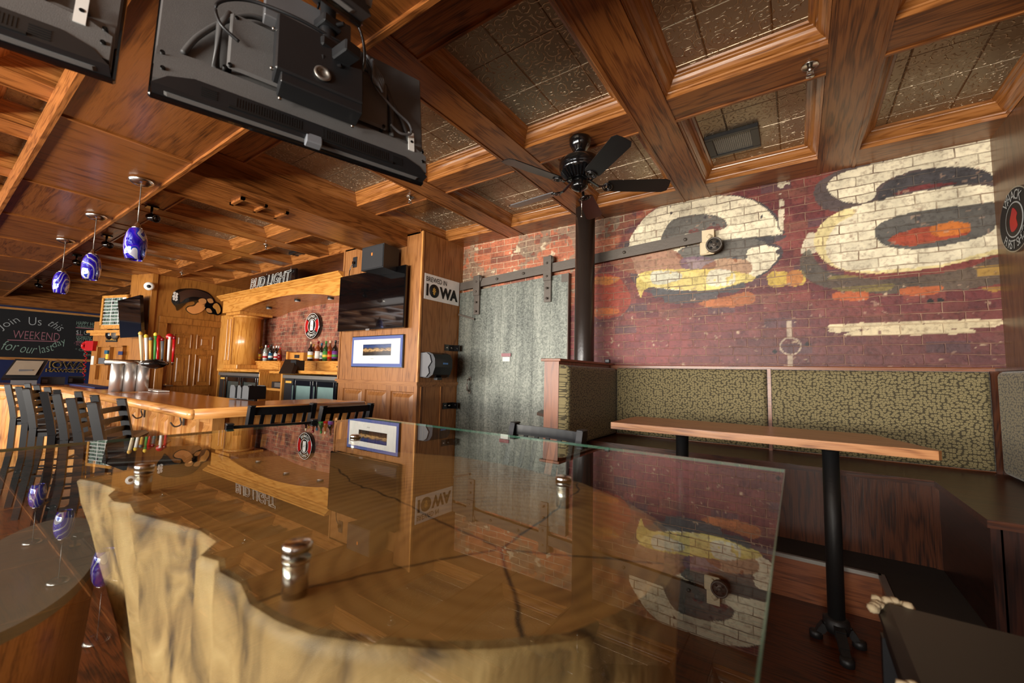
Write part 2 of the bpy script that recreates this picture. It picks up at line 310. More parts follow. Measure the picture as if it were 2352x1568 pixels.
# ------------------------------------------------------------------ mesh tools
class MB:
    def __init__(s): s.v = []; s.f = []; s.mi = []; s.sm = []; s.cur = 0
    def add(s, vs, fs, smooth=False, mi=None):
        o = len(s.v); s.v += [tuple(map(float, p)) for p in vs]
        for q in fs: s.f.append([o+i for i in q]); s.mi.append(s.cur if mi is None else mi); s.sm.append(smooth)
        return s
    def box(s, x0, x1, y0, y1, z0, z1, bev=0, mi=None):
        if x0 > x1: x0, x1 = x1, x0
        if y0 > y1: y0, y1 = y1, y0
        if z0 > z1: z0, z1 = z1, z0
        if bev:
            b = min(bev, (x1-x0)/2.01, (y1-y0)/2.01, (z1-z0)/2.01)
            vs = []
            for a, (X, Y, Z) in enumerate([(x, y, z) for x in (0, 1) for y in (0, 1) for z in (0, 1)]):
                px, py, pz = (x1 if X else x0), (y1 if Y else y0), (z1 if Z else z0)
                dx, dy, dz = (-b if X else b), (-b if Y else b), (-b if Z else b)
                vs += [(px, py+dy, pz+dz), (px+dx, py, pz+dz), (px+dx, py+dy, pz)]
            fs = []
            idx = lambda X, Y, Z, k: ((X*2+Y)*2+Z)*3+k
            for X in (0, 1):
                q = [idx(X, 0, 0, 0), idx(X, 1, 0, 0), idx(X, 1, 1, 0), idx(X, 0, 1, 0)]; fs.append(q if X else q[::-1])
            for Y in (0, 1):
                q = [idx(0, Y, 0, 1), idx(0, Y, 1, 1), idx(1, Y, 1, 1), idx(1, Y, 0, 1)]; fs.append(q if Y else q[::-1])
            for Z in (0, 1):
                q = [idx(0, 0, Z, 2), idx(1, 0, Z, 2), idx(1, 1, Z, 2), idx(0, 1, Z, 2)]; fs.append(q if Z else q[::-1])
            for X in (0, 1):
                for Y in (0, 1):
                    q = [idx(X, Y, 0, 0), idx(X, Y, 1, 0), idx(X, Y, 1, 1), idx(X, Y, 0, 1)]; fs.append(q if X != Y else q[::-1])
                for Z in (0, 1):
                    q = [idx(X, 0, Z, 0), idx(X, 0, Z, 2), idx(X, 1, Z, 2), idx(X, 1, Z, 0)]; fs.append(q if X != Z else q[::-1])
            for Y in (0, 1):
                for Z in (0, 1):
                    q = [idx(0, Y, Z, 1), idx(1, Y, Z, 1), idx(1, Y, Z, 2), idx(0, Y, Z, 2)]; fs.append(q if Y != Z else q[::-1])
            for X in (0, 1):
                for Y in (0, 1):
                    for Z in (0, 1):
                        q = [idx(X, Y, Z, k) for k in range(3)]; fs.append(q if (X+Y+Z) % 2 else q[::-1])
            return s.add(vs, fs, mi=mi)
        vs = [(x0, y0, z0), (x1, y0, z0), (x1, y1, z0), (x0, y1, z0), (x0, y0, z1), (x1, y0, z1), (x1, y1, z1), (x0, y1, z1)]
        return s.add(vs, [(0, 3, 2, 1), (4, 5, 6, 7), (0, 1, 5, 4), (1, 2, 6, 5), (2, 3, 7, 6), (3, 0, 4, 7)], mi=mi)
    def prism(s, pts, z0, z1, mi=None, axes=None):
        """polygon extruded; axes=(O,u,v,n) puts it in any plane"""
        n = len(pts)
        a = sum(pts[i][0]*pts[(i+1) % n][1]-pts[(i+1) % n][0]*pts[i][1] for i in range(n))
        if a < 0: pts = pts[::-1]
        if axes:
            O, u, v, nn = [np.array(q, float) for q in axes]
            if np.dot(np.cross(u, v), nn) < 0: pts = pts[::-1]
            P = lambda p, z: O+u*p[0]+v*p[1]+nn*z
        else: P = lambda p, z: (p[0], p[1], z)
        vs = [P(p, z0) for p in pts]+[P(p, z1) for p in pts]
        return s.add(vs, [list(range(n))[::-1], list(range(n, 2*n))]+[(i, (i+1) % n, n+(i+1) % n, n+i) for i in range(n)], mi=mi)
    def lathe(s, prof, c=(0, 0, 0), n=24, axis=(0, 0, 1), smooth=True, mi=None):
        ax = Vector(axis).normalized(); q = Vector((0, 0, 1)).rotation_difference(ax).to_matrix(); c = Vector(c)
        vs = []
        for r, z in prof:
            for i in range(n):
                a = 2*PI*i/n; vs.append(tuple(c+q @ Vector((r*math.cos(a), r*math.sin(a), z))))
        fs = []
        for j in range(len(prof)-1):
            for i in range(n): fs.append((j*n+i, j*n+(i+1) % n, (j+1)*n+(i+1) % n, (j+1)*n+i))
        if prof[0][0] > 1e-5: fs.append(tuple(range(n))[::-1])
        if prof[-1][0] > 1e-5: fs.append(tuple(range((len(prof)-1)*n, len(prof)*n)))
        return s.add(vs, fs, smooth, mi)
    def cyl(s, p0, p1, r, r2=None, n=16, smooth=True, mi=None):
        p0, p1 = Vector(p0), Vector(p1); d = p1-p0
        return s.lathe([(r, 0), (r if r2 is None else r2, d.length)], p0, n, d, smooth, mi)
    def tube(s, pts, r, n=8, mi=None, closed=False):
        P = [Vector(p) for p in pts]; vs = []; m = len(P)
        up = Vector((0, 0, 1))
        for i, p in enumerate(P):
            if closed: d = P[(i+1) % m]-P[i-1]
            else: d = P[min(i+1, m-1)]-P[max(i-1, 0)]
            d.normalize(); a = d.cross(up)
            if a.length < .05: a = d.cross(Vector((0, 1, 0)))
            a.normalize(); b = a.cross(d)
            for k in range(n): vs.append(tuple(p+a*r*math.cos(2*PI*k/n)+b*r*math.sin(2*PI*k/n)))
        fs = []
        for i in range(m if closed else m-1):
            j = (i+1) % m
            for k in range(n): fs.append((i*n+k, i*n+(k+1) % n, j*n+(k+1) % n, j*n+k)[::-1])
        if not closed: fs += [tuple(range(n)), tuple(range((m-1)*n, m*n))[::-1]]
        return s.add(vs, fs, True, mi)
    def bar(s, p0, p1, w, h, up=(0, 0, 1), mi=None):
        """rectangular bar from p0 to p1: w across, h along up"""
        p0, p1, up = Vector(p0), Vector(p1), Vector(up); d = (p1-p0).normalized(); a = d.cross(up).normalized(); b = a.cross(d)
        vs = []
        for p in (p0, p1):
            for i, j in ((-1, -1), (1, -1), (1, 1), (-1, 1)): vs.append(tuple(p+a*w/2*i+b*h/2*j))
        return s.add(vs, [(0, 1, 2, 3), (7, 6, 5, 4), (0, 4, 5, 1), (1, 5, 6, 2), (2, 6, 7, 3), (3, 7, 4, 0)], mi=mi)
    def raised(s, O, u, v, n, w, h, b=.03, d=.014, mi=None):
        """raised panel: bevelled groove round a field"""
        O, u, v, n = [np.array(q, float) for q in (O, u, v, n)]
        lv = [(0, 0), (b*.25, -d), (b*.6, -d), (b*1.7, 0.004)]
        vs = []
        for i, z in lv:
            for a, c in ((i, i), (w-i, i), (w-i, h-i), (i, h-i)): vs.append(O+u*a+v*c+n*z)
        fs = []
        for k in range(len(lv)-1):
            for i in range(4): fs.append((k*4+i, k*4+(i+1) % 4, k*4+4+(i+1) % 4, k*4+4+i))
        fs.append(tuple(range(len(vs)-4, len(vs))))
        if np.dot(np.cross(u, v), n) < 0: fs = [q[::-1] for q in fs]
        return s.add(vs, fs, mi=mi)
    def frame_face(s, O, u, v, n, W, H, cells, b=.03, d=.014, mi=None):
        """flat board W x H with raised panels let into it (cells: (u0,v0,w,h) in one row or grid)"""
        us = sorted({0, W}|{c[0] for c in cells}|{c[0]+c[2] for c in cells}); vs_ = sorted({0, H}|{c[1] for c in cells}|{c[1]+c[3] for c in cells})
        O, u, v, n = [np.array(q, float) for q in (O, u, v, n)]
        flip = np.dot(np.cross(u, v), n) < 0
        for i in range(len(us)-1):
            for j in range(len(vs_)-1):
                cx, cy = (us[i]+us[i+1])/2, (vs_[j]+vs_[j+1])/2
                if any(c[0] < cx < c[0]+c[2] and c[1] < cy < c[1]+c[3] for c in cells): continue
                q = [O+u*us[i]+v*vs_[j], O+u*us[i+1]+v*vs_[j], O+u*us[i+1]+v*vs_[j+1], O+u*us[i]+v*vs_[j+1]]
                s.add(q, [(3, 2, 1, 0) if flip else (0, 1, 2, 3)], mi=mi)
        for c in cells: s.raised(O+u*c[0]+v*c[1], u, v, n, c[2], c[3], b, d, mi=mi)
        return s
    def build(s, name, mats, parent=None, local=False):
        me = bpy.data.meshes.new(name)
        vs = s.v
        if parent is not None and not local:
            w_ = parent.location if parent.parent is None else parent.location+parent.parent.location
            vs = [(a-w_[0], b-w_[1], c-w_[2]) for a, b, c in vs]
        me.from_pydata(vs, [], s.f)
        for m in (mats if isinstance(mats, (list, tuple)) else [mats]): me.materials.append(m)
        me.polygons.foreach_set('material_index', s.mi); me.polygons.foreach_set('use_smooth', s.sm)
        me.update(); o = bpy.data.objects.new(name, me); COL.objects.link(o)
        if parent is not None: o.parent = parent
        return o
def thing(name, label, cat, loc=(0, 0, 0), rotz=0, group=None):
    o = bpy.data.objects.new(name, None); COL.objects.link(o); o.empty_display_size = .1
    o.location = loc; o.rotation_euler = (0, 0, rotz); o['label'] = label; o['category'] = cat
    if group: o['group'] = group
    return o
def tag(o, label, cat, group=None, kind=None):
    o['label'] = label; o['category'] = cat
    if group: o['group'] = group
    if kind: o['kind'] = kind
    return o
def struct(mb, name, mats):
    o = mb.build(name, mats); o['kind'] = 'structure'; return o
def dup(root, loc, rotz, label, group=None):
    r = root.copy(); COL.objects.link(r); r.location = loc; r.rotation_euler = (0, 0, rotz); r['label'] = label
    if group: r['group'] = group
    for ch in list(root.children):
        c = ch.copy(); COL.objects.link(c); c.parent = r
        for g in list(ch.children):
            d = g.copy(); COL.objects.link(d); d.parent = c
    return r
def text(name, s, mat, parent, O, u, v, width=None, height=None, ex=.0012, bold=0, outline=0, shear=0, local=False, sx=1.0):
    """lettering as a mesh: lower-left corner at O, running along u, up along v"""
    cu = bpy.data.curves.new(name, 'FONT'); cu.body = s; cu.size = 1; cu.offset = bold; cu.shear = shear; cu.resolution_u = 3
    if outline: cu.fill_mode = 'NONE'; cu.bevel_depth = outline; cu.bevel_resolution = 1
    tmp = bpy.data.objects.new(name, cu); COL.objects.link(tmp); bpy.context.view_layer.update()
    me = bpy.data.meshes.new_from_object(tmp.evaluated_get(bpy.context.evaluated_depsgraph_get()))
    bpy.data.objects.remove(tmp)
    n = len(me.vertices); co = np.empty(n*3); me.vertices.foreach_get('co', co); co = co.reshape(-1, 3)
    mn, mx = co.min(0), co.max(0)
    fs = [list(p.vertices) for p in me.polygons]; bpy.data.meshes.remove(me)
    k = (width/(mx[0]-mn[0])) if width else height/(mx[1]-mn[1])
    ky = height/(mx[1]-mn[1]) if height else k
    if height and width is None: k = ky*sx
    O, u, v = np.array(O, float), np.array(u, float), np.array(v, float); nn = np.cross(u, v)
    P = O+np.outer((co[:, 0]-mn[0])*k, u)+np.outer((co[:, 1]-mn[1])*ky, v)+np.outer((co[:, 2])*k+ex, nn)
    mb = MB(); mb.add([tuple(p) for p in P], fs)
    return mb.build(name, mat, parent, local)
# ------------------------------------------------------------------ the room
ZB, ZT = 3.092, 3.2      # underside of the beams, tin panels
WY = 4.2                 # brick wall
PX = -3.745              # side of the oak pier
# floor
def floor_mat():
    m = wood('floor', 'x', .38, 12, .2); t = m.node_tree; return m
mb = MB(); mb.box(-18, 3, -4.9, 6.5, -.1, 0); struct(mb, 'floor', floor_mat())
# booth platform
mb = MB(); mb.prism([(-1.74, 3.24), (.37, 3.24), (.37, .9), (1.25, .9), (1.25, 4.2), (-1.74, 4.2)], 0, .25); struct(mb, 'trim_1', wood('post', 'x', .35, 10, .35, 9))
mb = MB(); mb.prism([(-1.74, 3.26), (.39, 3.26), (.39, .9), (1.25, .9), (1.25, 4.2), (-1.74, 4.2)], .25, .258); struct(mb, 'trim_2', flat('dark_platform_carpet', (40, 32, 26), .9, bump=.5, bscale=150))
mb = MB(); mb.box(-1.74, .37, 3.225, 3.25, .24, .262); mb.box(.355, .385, 2.0, 3.25, .24, .262); struct(mb, 'trim_3', M['dullsteel'])

# painted brick wall: the mural is a vertex colour on a fine grid
def zpoly(pts): return [tuple(at(1350+a/2.347, 300+b/2.347, y=WY)[[0, 2]]) for a, b in pts]
def inside(X, Z, poly, jag=0):
    c = np.zeros(X.shape, bool); n = len(poly)
    for i in range(n):
        x1, z1 = poly[i]; x2, z2 = poly[(i+1) % n]
        k = ((z1 > Z) != (z2 > Z)) & (X < (x2-x1)*(Z-z1)/(z2-z1+1e-12)+x1); c ^= k
    return c
def smooth(pts, n=6):
    out = []; m = len(pts)
    for i in range(m):
        p0, p1, p2, p3 = [np.array(pts[(i+k-1) % m], float) for k in range(4)]
        for j in range(n):
            t = j/n; out.append(tuple(.5*((2*p1)+(-p0+p2)*t+(2*p0-5*p1+4*p2-p3)*t*t+(-p0+3*p1-3*p2+p3)*t**3)))
    return out
def vnoise(X, Z, s, seed=0):
    r = np.random.RandomState(seed); g = r.rand(256, 256); x, z = X*s+50, Z*s+50
    xi, zi = np.floor(x).astype(int), np.floor(z).astype(int); fx, fz = x-xi, z-zi; fx = fx*fx*(3-2*fx); fz = fz*fz*(3-2*fz)
    G = lambda a, b: g[a % 256, b % 256]
    return (G(xi, zi)*(1-fx)+G(xi+1, zi)*fx)*(1-fz)+(G(xi, zi+1)*(1-fx)+G(xi+1, zi+1)*fx)*fz
def brick_wall(x0, x1, z0, z1, step):
    nx, nz = int((x1-x0)/step)+1, int((z1-z0)/step)+1
    xs, zs = np.linspace(x0, x1, nx), np.linspace(z0, z1, nz); X, Z = np.meshgrid(xs, zs); X, Z = X.ravel(), Z.ravel()
    me = bpy.data.meshes.new('wall_north'); me.vertices.add(nx*nz)
    me.vertices.foreach_set('co', np.stack([X, np.full_like(X, WY), Z], 1).ravel())
    i = np.arange(nx*nz).reshape(nz, nx); q = np.stack([i[:-1, :-1], i[:-1, 1:], i[1:, 1:], i[1:, :-1]], -1).reshape(-1, 4)
    me.loops.add(q.size); me.loops.foreach_set('vertex_index', q.ravel()); me.polygons.add(len(q))
    me.polygons.foreach_set('loop_start', np.arange(len(q))*4); me.polygons.foreach_set('loop_total', np.full(len(q), 4)); me.update(); me.validate()
    n1 = vnoise(X, Z, 3, 1); n2 = vnoise(X, Z, 9, 2); n3 = vnoise(X, Z, 28, 3); n4 = vnoise(X, Z, 60, 4)
    nn = .5*n1+.3*n2+.2*n3
    # brick-wise variation: painted brick keeps the course pattern
    row = np.floor(Z/.0755); colx = np.floor((X+.1125*(row % 2))/.225); bv = vnoise(row*3.7, colx*5.3, 1, 5)
    P = np.zeros((len(X), 3)); Mo = np.zeros((len(X), 3))
    def put(mask, c, a=1.0, mort=None):
        mask = mask*a if mask.dtype != bool else mask.astype(float)*a
        P[:] = P*(1-mask[:, None])+np.array(lin(c)[:3])*mask[:, None]
        if mort is not None: Mo[:] = Mo*(1-mask[:, None])+np.array(lin(mort)[:3])*mask[:, None]
    one = np.ones(len(X))
    xl = at(1363, 600, y=WY)[0]
    put(one, (182, 106, 74), 1, (214, 194, 160))
    put(bv > .72, (70, 44, 40), .55); put(nn > .6, (128, 118, 98), .7); put(n2*.6+n3*.4 > .74, (206, 190, 158), .8)
    # maroon field from the column rightwards, and low down beside the door
    edge = np.clip((X-(xl-.05)+(n2-.5)*.5-(Z-2.55)*.9)/.12, 0, 1)
    mar = np.clip(edge, 0, 1)
    put(mar, (118, 54, 50), .95, (158, 122, 100))
    put(mar*(bv > .6), (92, 34, 38), .75); put(mar*((bv > .45) & (bv < .52)), (128, 78, 62), .6); put(mar*(bv < .3), (124, 58, 48), .6)
    low = np.clip((2.1-Z)/.5, 0, 1)*np.clip((X-(-1.2))/.8, 0, 1); put(low, (96, 62, 62), .7, (120, 84, 70))
    mid = np.clip((2.0-Z)/.3, 0, 1)*np.clip((-.2-X)/.8, 0, 1)*mar; put(mid, (136, 56, 56), .6)
    put(mar*(bv > .82), (88, 70, 74), .5)
    XS, ZS = X+(n2-.5)*.012+(n4-.5)*.006, Z+(n3-.5)*.008
    sh = lambda pts, dx=0, dz=0: inside(XS-dx, ZS-dz, smooth(zpoly(pts)))
    dark = (62, 60, 62); cream = (232, 220, 188); dm = (122, 100, 82)
    def worn(mask, th=.7): return mask & (n3*.45+n2*.35+bv*.2 < th)
    # left letter
    outer = [(225, 600), (250, 545), (320, 455), (420, 395), (540, 358), (700, 348), (840, 362), (930, 400), (1000, 460), (1030, 520), (1034, 562), (900, 580), (1000, 612), (1034, 640), (1025, 690), (960, 755), (860, 805), (720, 845), (560, 862), (420, 856), (330, 832), (275, 780), (240, 700)]
    put(sh([(a+18, b-2) for a, b in outer]), dark, .9, (86, 76, 70)); put(sh([(a-30, b+30) for a, b in outer]) & (Z < at(1400, 560, y=WY)[2]), dark, .75)
    put(worn(sh(outer), .78), cream, .97, dm)
    put(worn(sh([(398, 600), (408, 545), (450, 488), (530, 458), (640, 450), (715, 465), (752, 500), (735, 525), (640, 540), (520, 560)]), .8), dark, .9, (100, 90, 82))
    put(worn(sh([(560, 530), (700, 505), (740, 512), (700, 540), (560, 560)]), .6), (110, 42, 38), .8)
    put(sh([(640, 600), (1034, 562), (1040, 590), (870, 640), (850, 690), (760, 690), (500, 690), (500, 640)]), dark, .88, (96, 84, 76))
    put(sh([(120, 640), (400, 625), (520, 690), (520, 760), (250, 770), (130, 720)]), (142, 84, 58), .85, (180, 150, 120))
    put(sh([(505, 690), (640, 680), (690, 720), (640, 770), (520, 750)]), (112, 84, 98), .85); put(sh([(620, 735), (720, 690), (860, 700), (880, 760), (760, 790), (640, 770)]), (150, 92, 52), .75)
    yb = sh([(280, 770), (540, 745), (800, 760), (900, 800), (720, 850), (560, 862), (330, 845), (285, 900)]); put(worn(yb, .8), (214, 192, 100), .85)
    put(worn(sh([(350, 760), (480, 760), (500, 800), (360, 830)]), .7), (196, 200, 192), .7); put(worn(sh([(660, 755), (780, 760), (780, 830), (650, 830)]), .7), (210, 208, 196), .7)
    put(sh([(350, 850), (560, 866), (740, 845), (900, 800), (760, 890), (600, 925), (400, 925)]) & (n2 > .35), (72, 72, 72), .85)
    put(sh([(600, 930), (780, 885), (880, 870), (890, 930), (700, 955)]), (176, 104, 52), .8)
    put(sh([(35, 790), (150, 785), (215, 860), (225, 940), (160, 1000), (36, 1000)]), (164, 62, 34), .85); put(sh([(36, 790), (170, 790), (120, 830), (36, 825)]), (190, 120, 48), .8); put(sh([(36, 960), (160, 960), (150, 990), (36, 1000)]), (200, 108, 40), .8)
    # small blocks
    put(sh([(975, 768), (1078, 764), (1078, 832), (978, 836)]) | sh([(1078, 764), (1160, 758), (1166, 826), (1078, 832)]), (204, 172, 74), .9); put(sh([(1078, 764), (1150, 760), (1150, 826), (1078, 832)]), (170, 84, 48), .7)
    for pts in ([(1025, 280), (1085, 278), (1080, 305), (1030, 310)], [(1035, 340), (1055, 345), (1048, 372)], [(1030, 380), (1060, 375), (1055, 540), (1036, 540)], [(1180, 560), (1230, 555), (1235, 650), (1150, 660)]): put(worn(sh(pts), .6), cream, .85)
    # right letter, upper lobe
    A = [(1290, 300), (1320, 258), (1400, 218), (1550, 178), (1750, 128), (1950, 80), (2140, 40), (2200, 60), (2215, 250), (2150, 215), (2060, 198), (1940, 196), (1800, 208), (1660, 245), (1570, 300), (1535, 370), (1450, 390), (1370, 378), (1310, 342)]
    B = [(1215, 600), (1240, 530), (1300, 470), (1400, 420), (1550, 380), (1700, 345), (1900, 310), (2060, 295), (2200, 318), (2230, 500), (2225, 650), (2000, 710), (1800, 750), (1600, 765), (1450, 762), (1320, 732), (1250, 680)]
    put(sh([(1225, 300), (1290, 250), (1400, 200), (1700, 130), (2180, 20), (2240, 300), (2200, 420), (1800, 420), (1500, 440), (1300, 430), (1230, 380)]), (80, 76, 74), .85, (92, 80, 72))
    put(sh([(1190, 640), (1240, 720), (1330, 770), (1600, 800), (2000, 750), (2230, 680), (2235, 820), (1800, 870), (1400, 870), (1180, 800), (1140, 700)]), (84, 80, 66), .8, (100, 90, 74))
    put(sh([(1320, 780), (1600, 800), (1620, 860), (1330, 860)]) & (bv > .5), (138, 120, 58), .7); put(sh([(2100, 690), (2235, 670), (2235, 850), (2120, 840)]) & (bv > .35), (168, 130, 56), .75)
    put(worn(sh(A), .82), cream, .97, dm); put(worn(sh(B), .84), cream, .97, (136, 108, 84))
    put(sh([(1215, 600), (1240, 530), (1300, 470), (1400, 420), (1450, 440), (1330, 520), (1280, 640), (1360, 740), (1600, 752), (1900, 720), (2200, 640), (2225, 660), (1800, 750), (1500, 768), (1320, 732), (1250, 680)]), (226, 204, 130), .7)
    put(sh([(1560, 380), (1600, 290), (1700, 240), (1900, 200), (2080, 200), (2200, 262), (2060, 282), (1800, 318), (1650, 350)]), dark, .88, (96, 88, 80))
    put(worn(sh([(1640, 345), (1750, 300), (1900, 284), (1990, 284), (1800, 318)]), .7), (110, 44, 42), .9)
    inner = [(1545, 565), (1580, 500), (1700, 450), (1850, 425), (2050, 400), (2210, 390), (2215, 470), (2170, 550), (2060, 590), (1900, 625), (1740, 640), (1610, 620)]
    put(sh(inner), dark, .92, (92, 86, 78)); put(sh([(1620, 590), (1700, 545), (1850, 515), (2000, 495), (2060, 515), (2050, 560), (1900, 592), (1720, 622)]), (162, 66, 38), .95, (170, 110, 80)); put(sh([(1850, 520), (1960, 490), (2060, 505), (2050, 550), (1880, 570)]), (196, 112, 40), .85)
    put(sh([(1330, 875), (1500, 868), (1500, 910), (1340, 912)]) | sh([(1690, 848), (1900, 838), (1880, 880), (1700, 885)]), (190, 96, 44), .8)
    put(sh([(1305, 1046), (1410, 1044), (1412, 1038), (2195, 1016), (2196, 1058), (2056, 1064), (2054, 1092), (1415, 1105), (1413, 1084), (1305, 1086)]) & (n4*.5+n3*.5 < .78), (222, 204, 164), .95, (196, 172, 136))
    ring = zpoly([(1092, 1162)])[0]; rr = np.hypot(X-ring[0], Z-ring[1]); put(((rr < .078) & (rr > .066)) | ((np.abs(X-ring[0]) < .018) & (rr > .07) & (Z < ring[1]+.22)), (196, 176, 150), .8)
    put((n3*.5+n4*.5 > .87) & (Z < 2.3), (206, 184, 148), .8)
    for hx, hz in ((1848, 920), (1900, 915), (1185, 1150), (1008, 1190)):
        h_ = zpoly([(hx, hz)])[0]; put(np.hypot(X-h_[0], Z-h_[1]) < .018, (30, 26, 26), 1)
    fl = ((n4*.55+n3*.45 > .8) & (vnoise(X, Z, 1.6, 8) > .42)).astype(float)*.5; put(fl*mar, (172, 140, 116), 1)
    mo_n = vnoise(X, Z, 45, 9)*.6+vnoise(X, Z, 7, 10)*.6; Mo[:] = Mo*(.62+.62*mo_n)[:, None]
    st = vnoise(X*9, Z*.7, 3, 11); P *= (.9+.18*st)[:, None]
    P *= (.84+.34*n2)[:, None]
    for nm, arr in (('paint', P), ('mortar', Mo)):
        ca = me.color_attributes.new(nm, 'FLOAT_COLOR', 'POINT'); ca.data.foreach_set('color', np.concatenate([np.clip(arr, 0, 1), np.ones((len(X), 1))], 1).ravel())
    me.materials.append(M['mural']); o = bpy.data.objects.new('wall_north', me); COL.objects.link(o); o['kind'] = 'structure'
brick_wall(-3.9, 1.25, 1.3, 3.12, .009)
mb = MB(); mb.box(-3.9, 1.25, WY+.002, WY+.2, 0, 3.3); mb.box(-3.9, 1.25, WY-.001, WY+.1, 0, 1.3); struct(mb, 'wall_north_core', M['rawbrick'])
mb = MB(); mb.box(-10.2, -3.9, WY, WY+.2, 0, 3.3); struct(mb, 'wall_backbar', M['rawbrick'])
# right wall, panelled
mb = MB(); mb.box(1.17, 1.4, -4.9, WY, 0, 3.3); struct(mb, 'wall_east', wood('east', 'z', .35, 8, .3, 3))
# front wall with its windows (behind the camera)
mb = MB()
for a, b in ((-16, -14.9), (-11.9, -10.5), (-5.5, -4.7), (-.1, 1.4)): mb.box(a, b, -4.9, -4.65, .9, 2.75)
mb.box(-16, 1.4, -4.9, -4.65, 0, .9); mb.box(-16, 1.4, -4.9, -4.65, 2.75, 3.3); struct(mb, 'wall_south', M['plaster'])
# far room
mb = MB(); mb.box(-15.8, -15.6, -4.9, 6.5, 0, 3.4); struct(mb, 'wall_west', M['blue'])
mb = MB(); mb.box(-15.8, -9.96, 6.3, 6.5, 0, 3.4); struct(mb, 'wall_far', M['plaster'])

# coffered ceiling
XB = [(1.17, 1.4), (.18, .43), (-.88, -.63), (-1.945, -1.69), (-3.01, -2.75), (-4.06, -3.81), (-4.9, -4.62), (-6.04, -5.78), (-7.115, -6.84), (-8.19, -7.93), (-9.26, -9.0), (-10.35, -9.94), (-11.45, -11.2), (-12.55, -12.3), (-13.65, -13.4), (-14.75, -14.5), (-15.8, -15.5)]
YB = [(3.905, 4.25), (2.555, 2.81), (1.22, 1.475), (-.12, .135), (-1.45, -1.2), (-2.78, -2.53), (-4.11, -3.86), (-4.95, -4.7)]
OX, OY, OZ = wood('ceiling', 'x', .3, 9, .4, .3), wood('ceiling', 'y', .3, 7, .4, 1.1), wood('ceiling', 'z', .3, 9, .4)
CXM, CYM = wood('crown', 'x', .26, 9, 1.2, .3), wood('crown', 'y', .26, 7, 1.2, 1.1)
mb = MB(); mb.box(-15.8, 1.4, -4.9, 6.5, ZT, ZT+.05); struct(mb, 'ceiling', M['tin'])
ti = [10]
def trim(mb, mats): ti[0] += 1; return struct(mb, 'trim_%d' % ti[0], mats)
for i, (a, b) in enumerate(XB):
    y1 = WY if b > -5 else (3.6 if b > -9.9 else 6.4)
    mb = MB(); mb.box(a, b, -4.9, y1, ZB, ZT)
    if i: mb.box(a-.0, a+.022, -4.9, y1, ZB-.006, ZB); mb.box(b-.022, b, -4.9, y1, ZB-.006, ZB)
    trim(mb, wood('ceiling', 'y', .3, 7, .4, 1.1+i*.77))
for j, (c, d) in enumerate(YB):
    for i in range(len(XB)-1):
        x0, x1 = XB[i+1][1], XB[i][0]
        if j == 0 and x1 < -4: continue
        mb = MB(); mb.box(x0, x1, c, d, ZB, ZT)
        if j: mb.box(x0, x1, d-.016, d, ZB-.01, ZB)
        trim(mb, wood('ceiling', 'x', .3, 9, .4, .3+i*.9+j*.4))
PROF = [(.002, ZB+.002), (.002, ZB+.024), (.01, ZB+.027), (.012, ZB+.036), (.02, ZB+.04), (.034, ZB+.05), (.046, ZB+.066), (.054, ZB+.08), (.064, ZB+.088), (.066, ZB+.094), (.08, ZB+.098), (.086, ZT)]
def coffer(x0, x1, y0, y1):
    mb = MB(); n = len(PROF); vs = []
    for p, z in PROF: vs += [(x0+p, y0+p, z), (x1-p, y0+p, z), (x1-p, y1-p, z), (x0+p, y1-p, z)]
    for k in range(n-1):
        for e in range(4):
            mb.add([vs[k*4+e], vs[k*4+(e+1) % 4], vs[k*4+4+(e+1) % 4], vs[k*4+4+e]], [(0, 1, 2, 3)], smooth=False, mi=e % 2)
    trim(mb, [CXM, CYM])
for i in range(len(XB)-1):
    x0, x1 = XB[i+1][1], XB[i][0]
    for j in range(len(YB)-1):
        y0, y1 = YB[j+1][1], YB[j][0]
        if j == 0 and x1 < -4.5: y1 = 3.45
        coffer(x0, x1, y0, y1)
mb = MB(); mb.box(-9.96, PX-.05, 3.45, WY, ZB-.02, ZT); trim(mb, OX)
# shallow soffit over the bar stools, and the header beam between bar and booths
SZ = 2.9
seams = [-.02, -1.9, -3.76, -5.36, -6.75, -8.1, -9.5, -11, -12.5, -14, -15.7]
for i in range(len(seams)-1):
    mb = MB(); mb.box(seams[i+1]+.004, seams[i]-.004, .4, 1.1, SZ+.01, ZB); trim(mb, wood('soffit', 'x' if i % 2 else 'y', .3, 5, .4, i*1.3))
    mb = MB(); mb.box(seams[i+1]-.012, seams[i+1]+.012, .4, 1.1, SZ, SZ+.03); trim(mb, OY)
for y0, y1 in ((.378, .405), (1.095, 1.122)):
    mb = MB(); mb.box(-15.7, .1, y0, y1, SZ-.012, ZB); trim(mb, OX)
mb = MB(); mb.box(-4.64, -4.035, 1.125, 3.45, 2.94, ZB+.02); mb.box(-4.655, -4.64, 1.125, 3.45, 2.925, ZB); trim(mb, wood('ceiling', 'y', .3, 7, .4, 4.4))
# picture-frame moulding under the header
mb = MB()
q = [at(360+a/3.675, 300+b/3.675, z=2.94) for a, b in ((620, 605), (720, 550), (1110, 685), (1010, 730))]
xs = sorted(p[0] for p in q); ys = sorted(p[1] for p in q); fx0, fx1, fy0, fy1 = (xs[0]+xs[1])/2, (xs[2]+xs[3])/2, (ys[0]+ys[1])/2, (ys[2]+ys[3])/2
for a in ((fx0, fx1, fy0, fy0+.03), (fx0, fx1, fy1-.03, fy1), (fx0, fx0+.03, fy0, fy1), (fx1-.03, fx1, fy0, fy1), (fx0, fx1, (fy0+fy1)/2-.012, (fy0+fy1)/2+.012)): mb.box(a[0], a[1], a[2], a[3], 2.915, 2.94)
trim(mb, OY)

